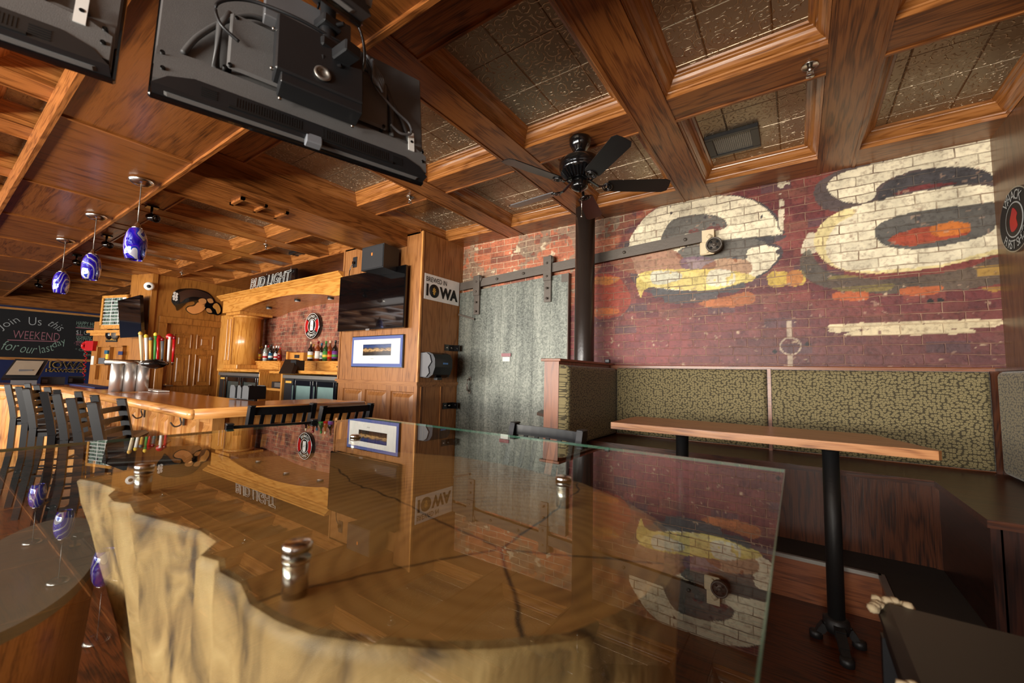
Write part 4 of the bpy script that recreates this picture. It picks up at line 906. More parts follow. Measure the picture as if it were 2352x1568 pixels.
for k in range(5):
    a = math.radians(31+72*k); c, s = math.cos(a), math.sin(a); d = Vector((c, s, 0)); p = Vector((-s, c, 0)); up = Vector((0, 0, 1))
    tilt = -.24; pt = p*math.cos(tilt)+up*math.sin(tilt); O = Vector((FX, FY, 2.765)); mb = MB()
    P = [(.2, -.05), (.22, -.058), (.6, -.068), (.635, -.05), (.64, 0), (.635, .05), (.6, .068), (.22, .058), (.2, .05)]
    nn = d.cross(pt)
    mb.prism(P, -.003, .003, axes=(O+up*-.03, d, pt, nn)); bl = mb.build('blade', M['blackgloss'] if False else flat('dark_blade_%d' % k, (30, 28, 28), .28), t)
    b = MB()
    b.bar(O+d*.06+up*.02, O+d*.14-up*.035, .02, .008); b.bar(O+d*.14-up*.035, O+d*.19-up*.034, .02, .008)
    for r0, off in ((.032, 0), (.018, 0)):
        b.tube([O+d*(.2+r0*math.cos(q))+pt*(r0*1.2*math.sin(q))-up*.038 for q in [2*PI*i/16 for i in range(16)]], .006, 6, closed=True)
    g = b.build('blade_bracket', M['blackgloss'], None); g.parent = bl; g.location = -t.location
mb = MB(); mb.cyl((FX+.035, FY-.035, 2.72), (FX+.035, FY-.035, 2.5), .0016, n=6); mb.lathe([(0, 0), (.006, .006), (.006, .016), (0, .022)], (FX+.035, FY-.035, 2.478), 10); mb.build('pull_chain', M['chrome'], t)
# sprinklers and ceiling vents
spr = ['recessed chrome sprinkler on the ceiling beam nearest the right wall', 'chrome sprinkler on the beam left of the fan, near the hanging television corner', 'chrome sprinkler on the bar ceiling above the neon sign', 'chrome sprinkler on the bar ceiling near the door logo']
P_ = [at(1860, 150, z=ZB), at(942, 452, z=ZB), at(360+925/3.675, 300+962/3.675, z=ZB), at(200+1222/5.6, 480+818/5.6, z=ZB)]
for p, lb in zip(P_, spr):
    t = thing('fire_sprinkler', lb, 'sprinkler', (p[0], p[1], ZB), 0, 'ceiling sprinklers')
    mb = MB(); mb.lathe([(.036, -.004), (.04, -.008), (.04, -.001)], (p[0], p[1], ZB), 20); mb.lathe([(.012, 0), (.014, -.03), (.01, -.04)], (p[0], p[1], ZB), 10); mb.build('escutcheon', M['chrome'], t)
    mb = MB(); [mb.bar((p[0]+s*.012, p[1], ZB-.03), (p[0]+s*.014, p[1], ZB-.06), .005, .005) for s in (-1, 1)]; mb.lathe([(.02, 0), (.02, -.003)], (p[0], p[1], ZB-.062), 12); mb.build('deflector', M['chrome'], t)
def vent(x0, x1, y0, y1, lb):
    t = thing('ceiling_vent', lb, 'vent', ((x0+x1)/2, (y0+y1)/2, ZT), 0, 'black air vents in the tin panels')
    f = MB(); b = .035; z0, z1 = ZT-.03, ZT
    for a in ((x0, x1, y0, y0+b), (x0, x1, y1-b, y1), (x0, x0+b*1.5, y0+b, y1-b), (x1-b*1.5, x1, y0+b, y1-b)): f.box(*a, z0, z1, .003)
    f.build('frame', M['black'], t)
    g = MB(); nx = 22; ny = 14
    for k in range(nx+1): x = x0+b+(x1-x0-2*b)*k/nx; g.box(x-.002, x+.002, y0+b, y1-b, z0+.008, z0+.013)
    for k in range(ny+1): y = y0+b+(y1-y0-2*b)*k/ny; g.box(x0+b, x1-b, y-.002, y+.002, z0+.008, z0+.013)
    g.build('grille', M['dullsteel'], t)
    g = MB(); g.box(x0+b, x1-b, y0+b, y1-b, ZT-.004, ZT-.001); g.build('duct_backing', M['dark'], t)
a, b, c, d = [at(*p, z=ZT-.02) for p in ((1617, 322), (1742, 283), (1748, 335), (1633, 362))]
vent((a[0]+d[0])/2, (b[0]+c[0])/2, (a[1]+b[1])/2, (c[1]+d[1])/2, 'black air vent in the tin panel right of the fan')
a, b, c, d = [at(360+x/3.675, 300+y/3.675, z=ZT-.02) for x, y in ((1140, 1045), (1210, 1025), (1380, 1070), (1290, 1095))]
vent(min(a[0], b[0]), max(c[0], d[0]), min(a[1], b[1])-.05, max(c[1], d[1]), 'black air vent in the bar ceiling right of the neon sign')

# ------------------------------------------------------------------ televisions hung from the soffit
def rv(w):
    th = math.sqrt(sum(x*x for x in w)); k = Vector(w)/th; return Matrix.Rotation(th, 3, k)
def plate(mb, pts, y0, y1):
    mb.prism(pts, y0, y1, axes=((0, 0, 0), (1, 0, 0), (0, 0, 1), (0, 1, 0)))
def arc(pts, n=8):
    out = []; m = len(pts)
    for i in range(m-1):
        p0, p1, p2, p3 = [np.array(pts[min(max(i+k-1, 0), m-1)], float) for k in range(4)]
        for j in range(n): q = j/n; out.append(.5*((2*p1)+(-p0+p2)*q+(2*p0-5*p1+4*p2-p3)*q*q+(-p0+3*p1-3*p2+p3)*q**3))
    return out+[np.array(pts[-1], float)]
def hung_tv(name, label, W, H, loc, R):
    """local x along the set, z up, screen towards +y, back towards -y"""
    t = thing(name, label, 'television', loc); t.rotation_mode = 'QUATERNION'; t.rotation_quaternion = R.to_quaternion()
    w, h = W/2, H/2
    b = MB(); b.box(-w, w, -.012, .014, -h, h, .006); b.build('bezel', M['blackgloss'], t, True)
    b = MB(); b.box(-w+.012, w-.012, .0142, .016, -h+.018, h-.012); b.build('screen', M['screen'], t, True)
    b = MB(); b.box(-w+.006, w-.006, -.022, -.01, -h*.62, h-.006, .006); b.build('back_cover', M['tvback'], t, True)
    # thicker lower housing with a curved top end
    P = [(-w+.01, -h+.02), (-w+.05, -h+.005), (w-.05, -h+.005), (w-.01, -h+.02), (w-.012, -h*.42), (w-.2, -h*.38), (w-.3, .1*h), (w*.45, .42*h), (-w*.45, .42*h), (-w+.3, .1*h), (-w+.2, -h*.38), (-w+.012, -h*.42)]
    b = MB(); plate(b, P, -.04, -.02); b.build('rear_housing', M['tvback'], t, True)
    P = [(-w+.012, -h*.6), (-w+.06, -h*.52), (-w+.16, -h*.48), (w-.16, -h*.48), (w-.06, -h*.52), (w-.012, -h*.6), (w-.012, -h+.03), (-w+.012, -h+.03)]
    b = MB(); plate(b, P, -.062, -.035); b.build('ribbed_band', M['tvback'], t, True)
    P = [(-w+.01, -h+.008), (w-.01, -h+.008), (w-.05, -h+.05), (w-.12, -h+.075), (-w+.12, -h+.075), (-w+.05, -h+.05)]
    b = MB(); plate(b, P, -.066, -.01); b.build('bottom_vent_cover', M['black'], t, True)
    b = MB(); b.box(-.3, .3, -.078, -.06, -h*.43, h*.4, .01); b.build('access_panel', M['tvback'], t, True)
    g = MB()
    for x0, x1 in ((-w+.24, -w+.46), (w-.46, w-.2)):
        k = x0
        while k < x1: g.box(k, k+.004, -.0675, -.064, -h+.022, -h+.06); k += .0085
        g.box(x0-.02, x1+.02, -.072, -.06, -h+.012, -h+.02)
    for x0 in (-.2, .03):
        for i in range(14):
            for j in range(6): g.box(x0+i*.0115, x0+i*.0115+.006, -.067, -.065, -h+.022+j*.0075, -h+.026+j*.0075)
    for x0 in (-w+.14, w-.18):
        for j in range(5): g.box(x0, x0+.045, -.068, -.064, -h+.02+j*.008, -h+.024+j*.008)
    gg = g.build('vent_slots', M['dark'], t, True)
    for x, z in ((-w+.03, -h*.55), (-w+.035, -h*.75), (-w+.2, -h*.42), (-.29, -h*.4), (0, -h*.42), (.28, -h*.4), (.42, -h*.44), (w-.03, -h*.55), (w-.03, -h*.72), (-.28, h*.32)):
        sc_ = MB(); sc_.lathe([(.007, -.002), (0, -.002)], (x, -.066 if abs(x) > .3 else -.08, z), 10, (0, 1, 0)); sc_.cyl((x, -.081 if abs(x) < .3 else -.0665, z), (x, -.03, z), .007, n=10); sc_.build('screw_recess', M['dark'], t, True)
    g = MB(); g.box(w-.1, w-.072, -.0665, -.062, -h+.12, -h+.215); g.build('rating_sticker', M['white'], t, True)
    g = MB(); g.box(-.03, .03, -.07, -.03, -h-.018, -h+.022, .004); g.build('clear_badge', M['ice'] if False else flat('frosted_clear_plastic', (120, 124, 130), .15), t, True)
    # moulded ribs
    g = MB()
    for s in (-1, 1):
        g.tube(arc([(s*(w-.08), -.03, -h*.36), (s*(w-.12), -.04, -h*.05), (s*(w-.2), -.045, h*.35), (s*(w-.28), -.045, h*.58), (s*(w-.42), -.036, h*.66)]), .01, 8)
        g.tube([(s*.33, -.042, -h*.42), (s*.33, -.046, h*.2), (s*.3, -.046, h*.45)], .012, 8)
    g.build('moulded_rib', M['tvlow'], t, True)
    return t
R1 = rv((-.14099054, -.09968634, 1.26856106)); C1 = Vector(CAM)+.9*(Vector((-1.85378351, .97226492, 2.68512476))-Vector(CAM))
tv1 = hung_tv('hanging_television', 'large flat television hanging from the soffit, its grey back to the camera', 1.008, .594, C1, R1)
# mount box, cables
b = MB(); b.box(-.16, .16, -.17, -.085, -.13, .12, .006); b.box(-.14, .16, -.16, -.07, -.17, -.125, .004); b.build('mount_box', M['black'], tv1, True)
b = MB(); b.box(-.2, .12, -.13, -.08, .12, .275, .004); b.build('mount_bracket', M['grey'], tv1, True)
b = MB(); b.lathe([(.032, -.0), (.032, .006), (.02, .008), (.02, .001)], (.0, -.172, -.075), 24, (0, -1, 0)); b.build('cable_grommet', M['dullsteel'], tv1, True)['label'] = 'round metal ring on the mount box'
for x, z in ((-.165, .08), (-.165, -.1), (-.13, -.19), (.14, -.19)): b = MB(); b.lathe([(.008, 0), (.006, .006), (0, .007)], (x, -.09 if z < -.15 else -.12, z), 10, (0, -1, 0)); b.build('mount_screw', M['chrome'], tv1, True)
b = MB(); b.tube(arc([(-.27, -.095, -.02), (-.33, -.1, .02), (-.34, -.1, .1), (-.25, -.12, .155), (-.1, -.16, .14), (.05, -.16, .13), (.15, -.14, .16)]), .006, 8); b.build('cable', M['black'], tv1, True)
b = MB(); b.tube(arc([(.17, -.14, .2), (.2, -.12, .1), (.24, -.11, .03), (.33, -.09, -.02), (.4, -.08, -.05), (.41, -.08, -.1), (.36, -.08, -.12), (.31, -.085, -.1)]), .006, 8)
for q in range(4): b.tube(arc([(.18+.01*q, -.13, .15), (.2, -.14-.01*q, .1), (.24-.008*q, -.13, .04), (.26, -.12, .02+.01*q), (.22+.01*q, -.14, .08), (.18, -.15, .14)]), .005, 6)
b.build('cable', M['grey'], tv1, True)['label'] = 'coiled grey cable'
C2n = Vector(at(265, 192, z=2.261)); tv2 = hung_tv('hanging_television', 'television at the top left corner of the picture, seen from behind', 1.008, .594, (0, 0, 0), R1)
tv2.location = C2n-R1 @ Vector((.504, 0, -.297))
a3 = math.radians(86); X3 = Vector((math.cos(a3), math.sin(a3), 0)); tl = -.22
# third set shares the pole and faces the camera side, tipped down
Y3 = -(X3.cross(Vector((0, 0, 1)))); Z3 = Vector((0, 0, 1)); R3_ = Matrix(((X3.x, Y3.x, Z3.x), (X3.y, Y3.y, Z3.y), (X3.z, Y3.z, Z3.z)))
R3_ = R3_ @ Matrix.Rotation(.22, 3, 'X')
tv3 = hung_tv('hanging_television', 'television at the top edge of the picture, only its dark lower corner showing', 1.008, .55, (0, 0, 0), R3_)
tv3.location = Vector(at(830, 65, z=2.33))-R3_ @ Vector((.504, 0, -.275))
pp = at(752, 60, y=.86)
t = thing('television_mount', 'black pole and clamps holding the hanging televisions', 'mount', (pp[0], .86, SZ))
mb = MB(); mb.cyl((pp[0], .86, SZ), (pp[0], .86, 2.55), .03, n=24); mb.lathe([(.08, 0), (.08, -.01), (.05, -.03), (.03, -.03)], (pp[0], .86, SZ), 24); mb.build('pole', M['black'], t)
mb = MB()
for z in (2.76, 2.66, 2.58): mb.box(pp[0]-.045, pp[0]+.045, .82, .9, z-.02, z+.02, .006); mb.cyl((pp[0]-.07, .83, z), (pp[0]+.07, .89, z), .009, n=8)
mb.build('clamp', M['black'], t)
mb = MB(); mb.tube(arc([(pp[0]+.03, .9, 2.88), (pp[0]+.1, .95, 2.75), (pp[0]+.08, .98, 2.62), (pp[0]+.02, .93, 2.56)]), .006); mb.tube(arc([(pp[0]-.04, .84, 2.87), (pp[0]-.05, .83, 2.72), (pp[0], .82, 2.6)]), .005); mb.build('cable', M['blackgloss'], t)
mb = MB(); mb.box(pp[0]+.03, pp[0]+.14, .86, .93, 2.6, 2.65, .006); mb.build('power_brick', M['black'], t)

# ------------------------------------------------------------------ pendants and track lights
pl = ['nearest of the three blue swirled glass pendants over the bar', 'middle one of the three blue swirled glass pendants', 'farthest of the three blue swirled glass pendants, at left']
for i, (p, lb) in enumerate(zip(((329, 416), (220, 495), (151, 551)), pl)):
    q = at(*p, z=SZ); x, y = q[0], .975
    if i == 0:
        t = thing('pendant_lamp', lb, 'lamp', (x, y, SZ), 0, 'blue glass pendants')
        mb = MB(); mb.lathe([(.085, 0), (.086, -.006), (.07, -.026), (.045, -.04), (.012, -.048), (0, -.048)], (0, 0, 0), 36); mb.build('canopy', M['chrome'], t, True)
        mb = MB(); mb.cyl((0, 0, -.04), (0, 0, -.36), .0035, n=8); mb.build('cord', M['dullsteel'], t, True)
        mb = MB(); mb.lathe([(.008, -.35), (.012, -.365), (.03, -.4), (.036, -.41), (.03, -.412)], (0, 0, 0), 24); mb.build('socket_cap', M['chrome'], t, True)
        pr_ = [(.03, -.405), (.05, -.425), (.066, -.465), (.075, -.52), (.076, -.57), (.069, -.63), (.055, -.675), (.052, -.675), (.066, -.63), (.073, -.57)]
        mb = MB(); mb.lathe(pr_, (0, 0, 0), 40); mb.build('glass_shade', M['swirl'], t, True)
        mb = MB(); mb.lathe([(.0, -.45), (.02, -.48), (.028, -.52), (.02, -.56), (0, -.57)], (0, 0, 0), 16); mb.build('bulb', M['white'], t, True)
        proto_p = t
    else: dup(proto_p, (x, y, SZ), i*1.9, lb, 'blue glass pendants')
tr = [(350, 470), (246, 537), (176, 590), (88, 640)]
tlb = ['black track spotlight nearest the header beam', 'second black track spotlight behind the soffit edge', 'third black track spotlight from the header beam', 'farthest black track spotlight behind the soffit edge']
for i, (p, lb) in enumerate(zip(tr, tlb)):
    q = at(*p, y=1.35); x = q[0]; zz = q[2]; t = thing('track_spotlight', lb, 'spotlight', (x, 1.35, ZB-.01), 0, 'track spotlights behind the soffit')
    mb = MB(); mb.box(-.05, .05, -.05, .05, -.02, .0); mb.build('base', M['blackgloss'], t, True)
    mb = MB(); mb.cyl((0, 0, -.02), (0, 0, -.09), .012); mb.build('stem', M['blackgloss'], t, True)
    mb = MB(); mb.lathe([(.0, -.05), (.03, -.045), (.04, -.02), (.042, .08), (.036, .08), (.034, .06), (0, .06)], (0, 0, -.12), 24, (.9, .35, -.3)); mb.build('lamp_head', M['blackgloss'], t, True)

# ------------------------------------------------------------------ pier fittings
y0 = 3.45
a, b, c, d = [at(*p, y=3.36) for p in ((777, 637), (928, 608), (931, 750), (779, 762))]
x0, x1, z0, z1 = (a[0]+d[0])/2, (b[0]+c[0])/2, (c[2]+d[2])/2, (a[2]+b[2])/2
t = thing('wall_television', 'flat black television on the oak pier under the loudspeaker', 'television', ((x0+x1)/2, 3.4, (z0+z1)/2))
mb = MB(); mb.box(x0, x1, 3.36, 3.4, z0, z1, .006); mb.build('bezel', M['blackgloss'], t)
mb = MB(); mb.box(x0+.012, x1-.012, 3.3575, 3.3595, z0+.02, z1-.012); mb.build('screen', M['screen'], t)
mb = MB(); mb.box(x0+.3, x1-.3, 3.4, 3.45, z0+.15, z1-.15); mb.build('wall_bracket', M['black'], t)
mb = MB(); mb.box((x0+x1)/2-.04, (x0+x1)/2+.04, 3.352, 3.37, z0-.012, z0+.012); mb.build('logo_badge', M['chrome'], t)
a, b, c, d = [at(750+p/4.1275, 520+q/4.1275, y=3.12) for p, q in ((340, 205), (535, 158), (550, 385), (358, 416))]
x0, x1, z0, z1 = a[0], (b[0]+c[0])/2, (c[2]+d[2])/2, (a[2]+b[2])/2
t = thing('loudspeaker', 'black wedge loudspeaker above the television on the pier', 'speaker', ((x0+x1)/2, 3.3, (z0+z1)/2))
mb = MB(); mb.prism([(x0, 3.12), (x1, 3.12), (x1-.06, 3.4), (x0+.06, 3.4)], z0, z1); mb.build('cabinet', M['black'], t)
mb = MB(); mb.box(x0+.01, x1-.01, 3.112, 3.12, z0+.01, z1-.01, .004); mb.build('grille', flat('speaker_grille', (36, 36, 38), .7, bump=1, bscale=900), t)
mb = MB(); mb.box((x0+x1)/2-.012, (x0+x1)/2+.012, 3.108, 3.113, z0+.17, z0+.205); mb.build('maker_badge', M['orange'], t)
mb = MB(); mb.bar(((x0+x1)/2, 3.39, (z0+z1)/2), ((x0+x1)/2, 3.452, (z0+z1)/2), .12, .12); mb.build('wall_bracket', M['black'], t)
p = at(750+266/4.1275, 520+338/4.1275, y=3.44)
t = thing('power_outlet', 'black outlet plate with a plugged cord left of the loudspeaker', 'outlet', (p[0], 3.45, p[2]))
mb = MB(); mb.box(p[0]-.045, p[0]+.045, 3.44, 3.45, p[2]-.075, p[2]+.075, .003); mb.build('plate', M['black'], t)
mb = MB(); mb.box(p[0]-.015, p[0]+.015, 3.41, 3.44, p[2]-.03, p[2]+.005); mb.tube(arc([(p[0], 3.42, p[2]-.02), (p[0]-.05, 3.41, p[2]-.1), (p[0]-.07, 3.41, p[2]-.25), (p[0]-.07, 3.42, p[2]-.35)]), .006); mb.build('plug', M['blackgloss'], t)
a, b, c, d = [at(*q, y=3.43) for q in ((811, 774), (928, 766), (925, 846), (806, 842))]
x0, x1, z0, z1 = (a[0]+d[0])/2, (b[0]+c[0])/2, 1.403, 1.82
t = thing('framed_photograph', 'blue-matted framed stadium photograph on the pier under the television', 'picture', ((x0+x1)/2, 3.44, (z0+z1)/2))
mb = MB(); mb.box(x0, x1, 3.425, 3.45, z0, z1, .003); mb.build('frame', M['blackgloss'], t)
mb = MB(); mb.box(x0+.01, x1-.01, 3.421, 3.425, z0+.01, z1-.01); mb.build('blue_mat', M['navy'], t)
mb = MB(); mb.box(x0+.05, x1-.05, 3.419, 3.421, z0+.05, z1-.05); mb.build('white_mat', M['paper'], t)
px0, px1, pz0, pz1 = x0+.26, x1-.22, z0+.155, z1-.115
m, tt, bb = nt('stadium_photo'); tc = N(tt, 'ShaderNodeTexCoord'); sx = N(tt, 'ShaderNodeSeparateXYZ'); L(tt, tc.outputs['Generated'], sx.inputs[0])
no = N(tt, 'ShaderNodeTexNoise'); no.inputs['Scale'].default_value = 7; L(tt, tc.outputs['Generated'], no.inputs['Vector'])
g_ = math_(tt, 'ADD', sx.outputs[2], math_(tt, 'MULTIPLY', math_(tt, 'SUBTRACT', no.outputs['Fac'], .5), .5))
r = ramp(tt, [(.1, lin((40, 34, 30))), (.35, lin((70, 52, 34))), (.5, lin((190, 150, 96))), (.62, lin((60, 56, 60))), (.8, lin((44, 62, 110))), (1, lin((30, 44, 84)))]); L(tt, g_, r.inputs['Fac']); L(tt, r.outputs['Color'], bb.inputs['Base Color']); bb.inputs['Roughness'].default_value = .1
mb = MB(); mb.box(px0, px1, 3.417, 3.419, pz0, pz1); mb.build('photograph', m, t)
text('caption', 'Iowa City', M['grey'], t, (px0+.17, 3.4185, pz0-.05), (1, 0, 0), (0, 0, 1), height=.014)
# BREWED IN IOWA
a, b, c, d = [at(*q, x=PX+.004) for q in ((976, 626), (1055, 649), (1054, 703), (974, 685))]
ya, yb, z0, z1 = (a[1]+d[1])/2, (b[1]+c[1])/2, 2.256, 2.577
t = thing('brewed_in_iowa_sign', 'white rectangular BREWED IN IOWA sign on the side of the pier', 'sign', (PX, (ya+yb)/2, (z0+z1)/2))
mb = MB(); mb.box(PX, PX+.006, ya, yb, z0, z1, .002); mb.build('panel', M['white'], t)
X_ = PX+.007; U, V = (0, 1, 0), (0, 0, 1)
text('lettering', 'BREWED IN', M['dark'], t, (X_, ya+.025, z0+.225), U, V, width=.36, height=.062, bold=.004)
text('lettering', 'I', M['dark'], t, (X_, ya+.03, z0+.045), U, V, width=.035, height=.15)
text('lettering', 'WA', M['dark'], t, (X_, ya+.258, z0+.045), U, V, width=yb-ya-.29, height=.15, bold=.05)
mb = MB(); mb.lathe([(.085, 0), (.085, .002), (0, .002)], (PX+.006, ya+.165, z0+.12), 40, (1, 0, 0)); mb.build('letter_o', M['dark'], t)
mb = MB()
for k, (dy, dz_, s) in enumerate(((0, .035, .6), (-.014, .02, .8), (.014, .02, .8), (0, .008, 1), (-.018, -.006, .9), (.018, -.006, .9), (0, -.02, .9), (-.01, -.034, .6), (.01, -.034, .6), (0, -.046, .5))):
    r_ = .014*s; cx_, cz_ = ya+.165+dy, z0+.122+dz_; mb.prism([(cx_+r_*math.cos(q)*.8, cz_+r_*math.sin(q)) for q in [2*PI*i/10 for i in range(10)]], 0, .001+.0002*k, axes=((PX+.0082, 0, 0), (0, 1, 0), (0, 0, 1), (1, 0, 0)))
mb.build('hop_cone', M['gold'], t)
# towel dispenser
t = thing('towel_dispenser', 'rounded smoky black paper towel dispenser on the side of the pier', 'dispenser', (PX, 3.62, 1.45))
mb = MB(); prof = [(0, 1.29), (.13, 1.29), (.2, 1.33), (.235, 1.42), (.23, 1.52), (.19, 1.575), (.13, 1.595), (0, 1.6)]
mb.prism(prof, 3.5, 3.8, axes=((PX, 0, 0), (1, 0, 0), (0, 0, 1), (0, 1, 0))); mb.build('cover', flat('smoked_black_plastic', (16, 15, 20), .25), t)
mb = MB(); mb.prism([(0, 1.3), (.1, 1.3), (.15, 1.35), (.13, 1.42), (.18, 1.48), (.15, 1.56), (.1, 1.59), (0, 1.59)], 3.488, 3.5, axes=((PX, 0, 0), (1, 0, 0), (0, 0, 1), (0, 1, 0))); mb.build('side_panel', M['grey'], t)
mb = MB(); mb.bar((PX+.12, 3.8, 1.32), (PX+.12, 3.86, 1.31), .02, .02); mb.box(PX+.1, PX+.16, 3.62, 3.7, 1.265, 1.295); mb.build('lever', M['black'], t)
mb = MB(); mb.box(PX+.232, PX+.236, 3.64, 3.72, 1.455, 1.475); mb.build('maker_badge', flat('blue_badge', (80, 130, 190), .4), t)
# ------------------------------------------------------------------ bar
t = thing('bar_counter', 'long golden oak bar counter with raised panels and rounded nosing', 'bar', (-5, 1.4, 0))
BTZ = 1.07
OB = [(-3.31, 2.40), (-3.31, 1.085), (-7.4, 1.09), (-9.1, .16)]; IB = [(-9.45, .75), (-7.6, 1.75), (-3.97, 1.75), (-3.97, 2.40)]
mb = MB(); mb.prism(OB+IB, BTZ-.035, BTZ-.006); mb.build('countertop', wood('counter', 'x', .12, 7, .8, 2), t)
def off(pts, d):   # inward offset of the open polyline (bar side)
    out = []
    for i, p in enumerate(pts):
        ns = []
        for a, b in ((i-1, i), (i, i+1)):
            if a < 0 or b >= len(pts): continue
            v = np.array(pts[b])-pts[a]; v /= np.hypot(*v); ns.append(np.array((v[1], -v[0])))
        n = sum(ns); n /= np.dot(n, n)**.5; k = 1/max(.3, np.dot(n, ns[0])); out.append(tuple(np.array(p)+n*d*k))
    return out
inn = off(OB, .13)
for i in range(3):
    mb = MB(); ax = 'xy'[0 if i != 0 else 1]; q = [OB[i], OB[i+1], inn[i+1], inn[i]]
    mb.prism(q, BTZ-.034, BTZ+.004); mb.build('rail_board', wood('counter', ax, .14, 8, .8, i), t)
    a, b = OB[i], OB[i+1]; mb = MB(); mb.tube([(a[0], a[1], BTZ-.03), (b[0], b[1], BTZ-.03)], .036, 14); mb.build('nosing', wood('bar', ax, .3, 9, .4, i+3), t)
mb = MB(); mb.lathe([(.036, 0), (.03, .018), (0, .024)], (-3.31, 2.40, BTZ-.03), 16, (0, 1, 0)); [mb.lathe([(0, -.036), (.025, -.026), (.036, 0), (.025, .026), (0, .036)], (x, y, BTZ-.03), 14) for x, y in OB[1:3]]; mb.build('nosing', wood('bar', 'y', .3, 9, .4, 3), t)
fp = off(OB, .2)
gz = wood('bar', 'z', .34, 8, .3, 4)
# long face, towards the stools
mb = MB(); x1, yF = fp[1][0], fp[1][1]; x0 = fp[2][0]; Wd = x1-x0; n = 13; cw = Wd/n
mb.frame_face((x0, yF, 0), (1, 0, 0), (0, 0, 1), (0, -1, 0), Wd, BTZ-.035, [(k*cw+.035, .2, cw-.07, .74) for k in range(n)], .04, .022); mb.build('front_panel', gz, t)
mb = MB(); xF = x1; y1_ = fp[1][1]; Hh = 2.36-y1_; mb.frame_face((xF, y1_, 0), (0, 1, 0), (0, 0, 1), (1, 0, 0), Hh, BTZ-.035, [(.09+k*(Hh-.1)/3, .2, (Hh-.1)/3-.08, .72) for k in range(3)], .04, .022)
mb.box(xF-.02, xF+.03, 2.3, 2.38, 0, BTZ-.035); mb.box(xF-.55, xF, 2.34, 2.38, 0, BTZ-.035); mb.box(xF-.02, xF+.018, yF-.018, yF+.06, 0, BTZ-.035); mb.build('end_panel', gz, t)
mb = MB(); a, b = np.array(fp[3]), np.array(fp[2]); dv = (b-a)/np.hypot(*(b-a)); nn_ = (dv[1], -dv[0], 0); mb.frame_face((a[0], a[1], 0), (dv[0], dv[1], 0), (0, 0, 1), nn_, np.hypot(*(b-a)), BTZ-.035, [(.1, .2, .75, .72), (1.0, .2, .75, .72)]); mb.build('angled_panel', gz, t)
for x in (-4.02, -4.75):
    p = at(328 if x > -4.5 else 420, 948 if x > -4.5 else 962, y=yF) if False else None
for px_, py_ in ((330, 948), (420, 965)):
    p = at(px_, py_, y=yF-.01); h = MB(); h.tube(arc([(p[0], yF, p[2]+.03), (p[0], yF-.03, p[2]+.03), (p[0], yF-.02, p[2]-.03), (p[0], yF-.06, p[2]-.045), (p[0], yF-.09, p[2]-.01)]), .006); h.box(p[0]-.015, p[0]+.015, yF-.008, yF+.001, p[2]-.04, p[2]+.045); h.build('coat_hook', M['oldsteel'], t)
# things on the bar
def on_bar(px, py): return at(px, py, z=BTZ)
c = at(578, 918, z=BTZ); c = at(566, 917, z=BTZ)
t = thing('napkin_caddy', 'black open-slotted napkin caddy on the short leg of the bar', 'caddy', (c[0]-.1, c[1]+.05, BTZ), .15)
mb = MB(); mb.box(-.14, .14, -.08, .08, 0, .006); mb.build('base', M['black'], t, True)
for x0, x1, y in ((-.14, -.06, -.08), (-.03, .03, -.08), (.05, .14, -.08), (-.14, -.06, .08), (.0, .14, .08)):
    mb = MB(); mb.prism([(x0, 0), (x1, 0), (x1, .1), (x1-.02, .125), (x0+.01, .125), (x0, .11)], 0, .004, axes=((0, y, 0), (1, 0, 0), (0, 0, 1), (0, 1, 0))); mb.build('upright_panel', M['black'], t, True)
for x in (-.05, .045, .14): mb = MB(); mb.box(x-.002, x+.002, -.08, .08, 0, .12); mb.build('divider', M['chairblack'], t, True)
# beer tower
c = on_bar(297, 899); c2 = at(297, 835, y=c[1]); zt = c2[2]
sc_ = (np.array([c[0], c[1], 0])); dist = np.linalg.norm(c-CAM); k = dist/FPX
t = thing('beer_tower', 'polished steel beer tower carrying a row of colourful tap handles', 'tap', (c[0], c[1], BTZ))
vd = Vector((c[0], c[1], 0)).normalized(); rt = Vector((-vd.y, vd.x, 0))*-1  # rt: image-right
def TP_(r, f, z): p = Vector((c[0], c[1], 0))+rt*r*k+vd*f; return (p.x, p.y, z)
H1 = zt
mb = MB()
for r in (-17, -1, 15): mb.cyl(TP_(r, 0, BTZ), TP_(r, 0, H1), 8.6*k, n=28)
mb.build('tower_legs', M['satin'], t)
mb = MB(); mb.cyl(TP_(-33, 0, H1+.01), TP_(38, 0, H1+.01), 5*k, n=20); mb.build('crossbar', M['stainless'], t)
mb = MB(); mb.lathe([(0, -17*k), (4*k, -15*k), (8*k, -4*k), (8.5*k, 4*k), (5*k, 14*k), (0, 18*k)], TP_(27, -.12, H1+.005), 24, tuple(rt)); mb.build('end_cap', M['blackgloss'], t)
cols = [('cream', 'gold'), ('white', 'yellow'), ('gold', 'grey'), ('green', 'yellow'), ('red', 'white'), ('grey', 'dkred'), ('white', 'red'), ('red', 'dkred')]
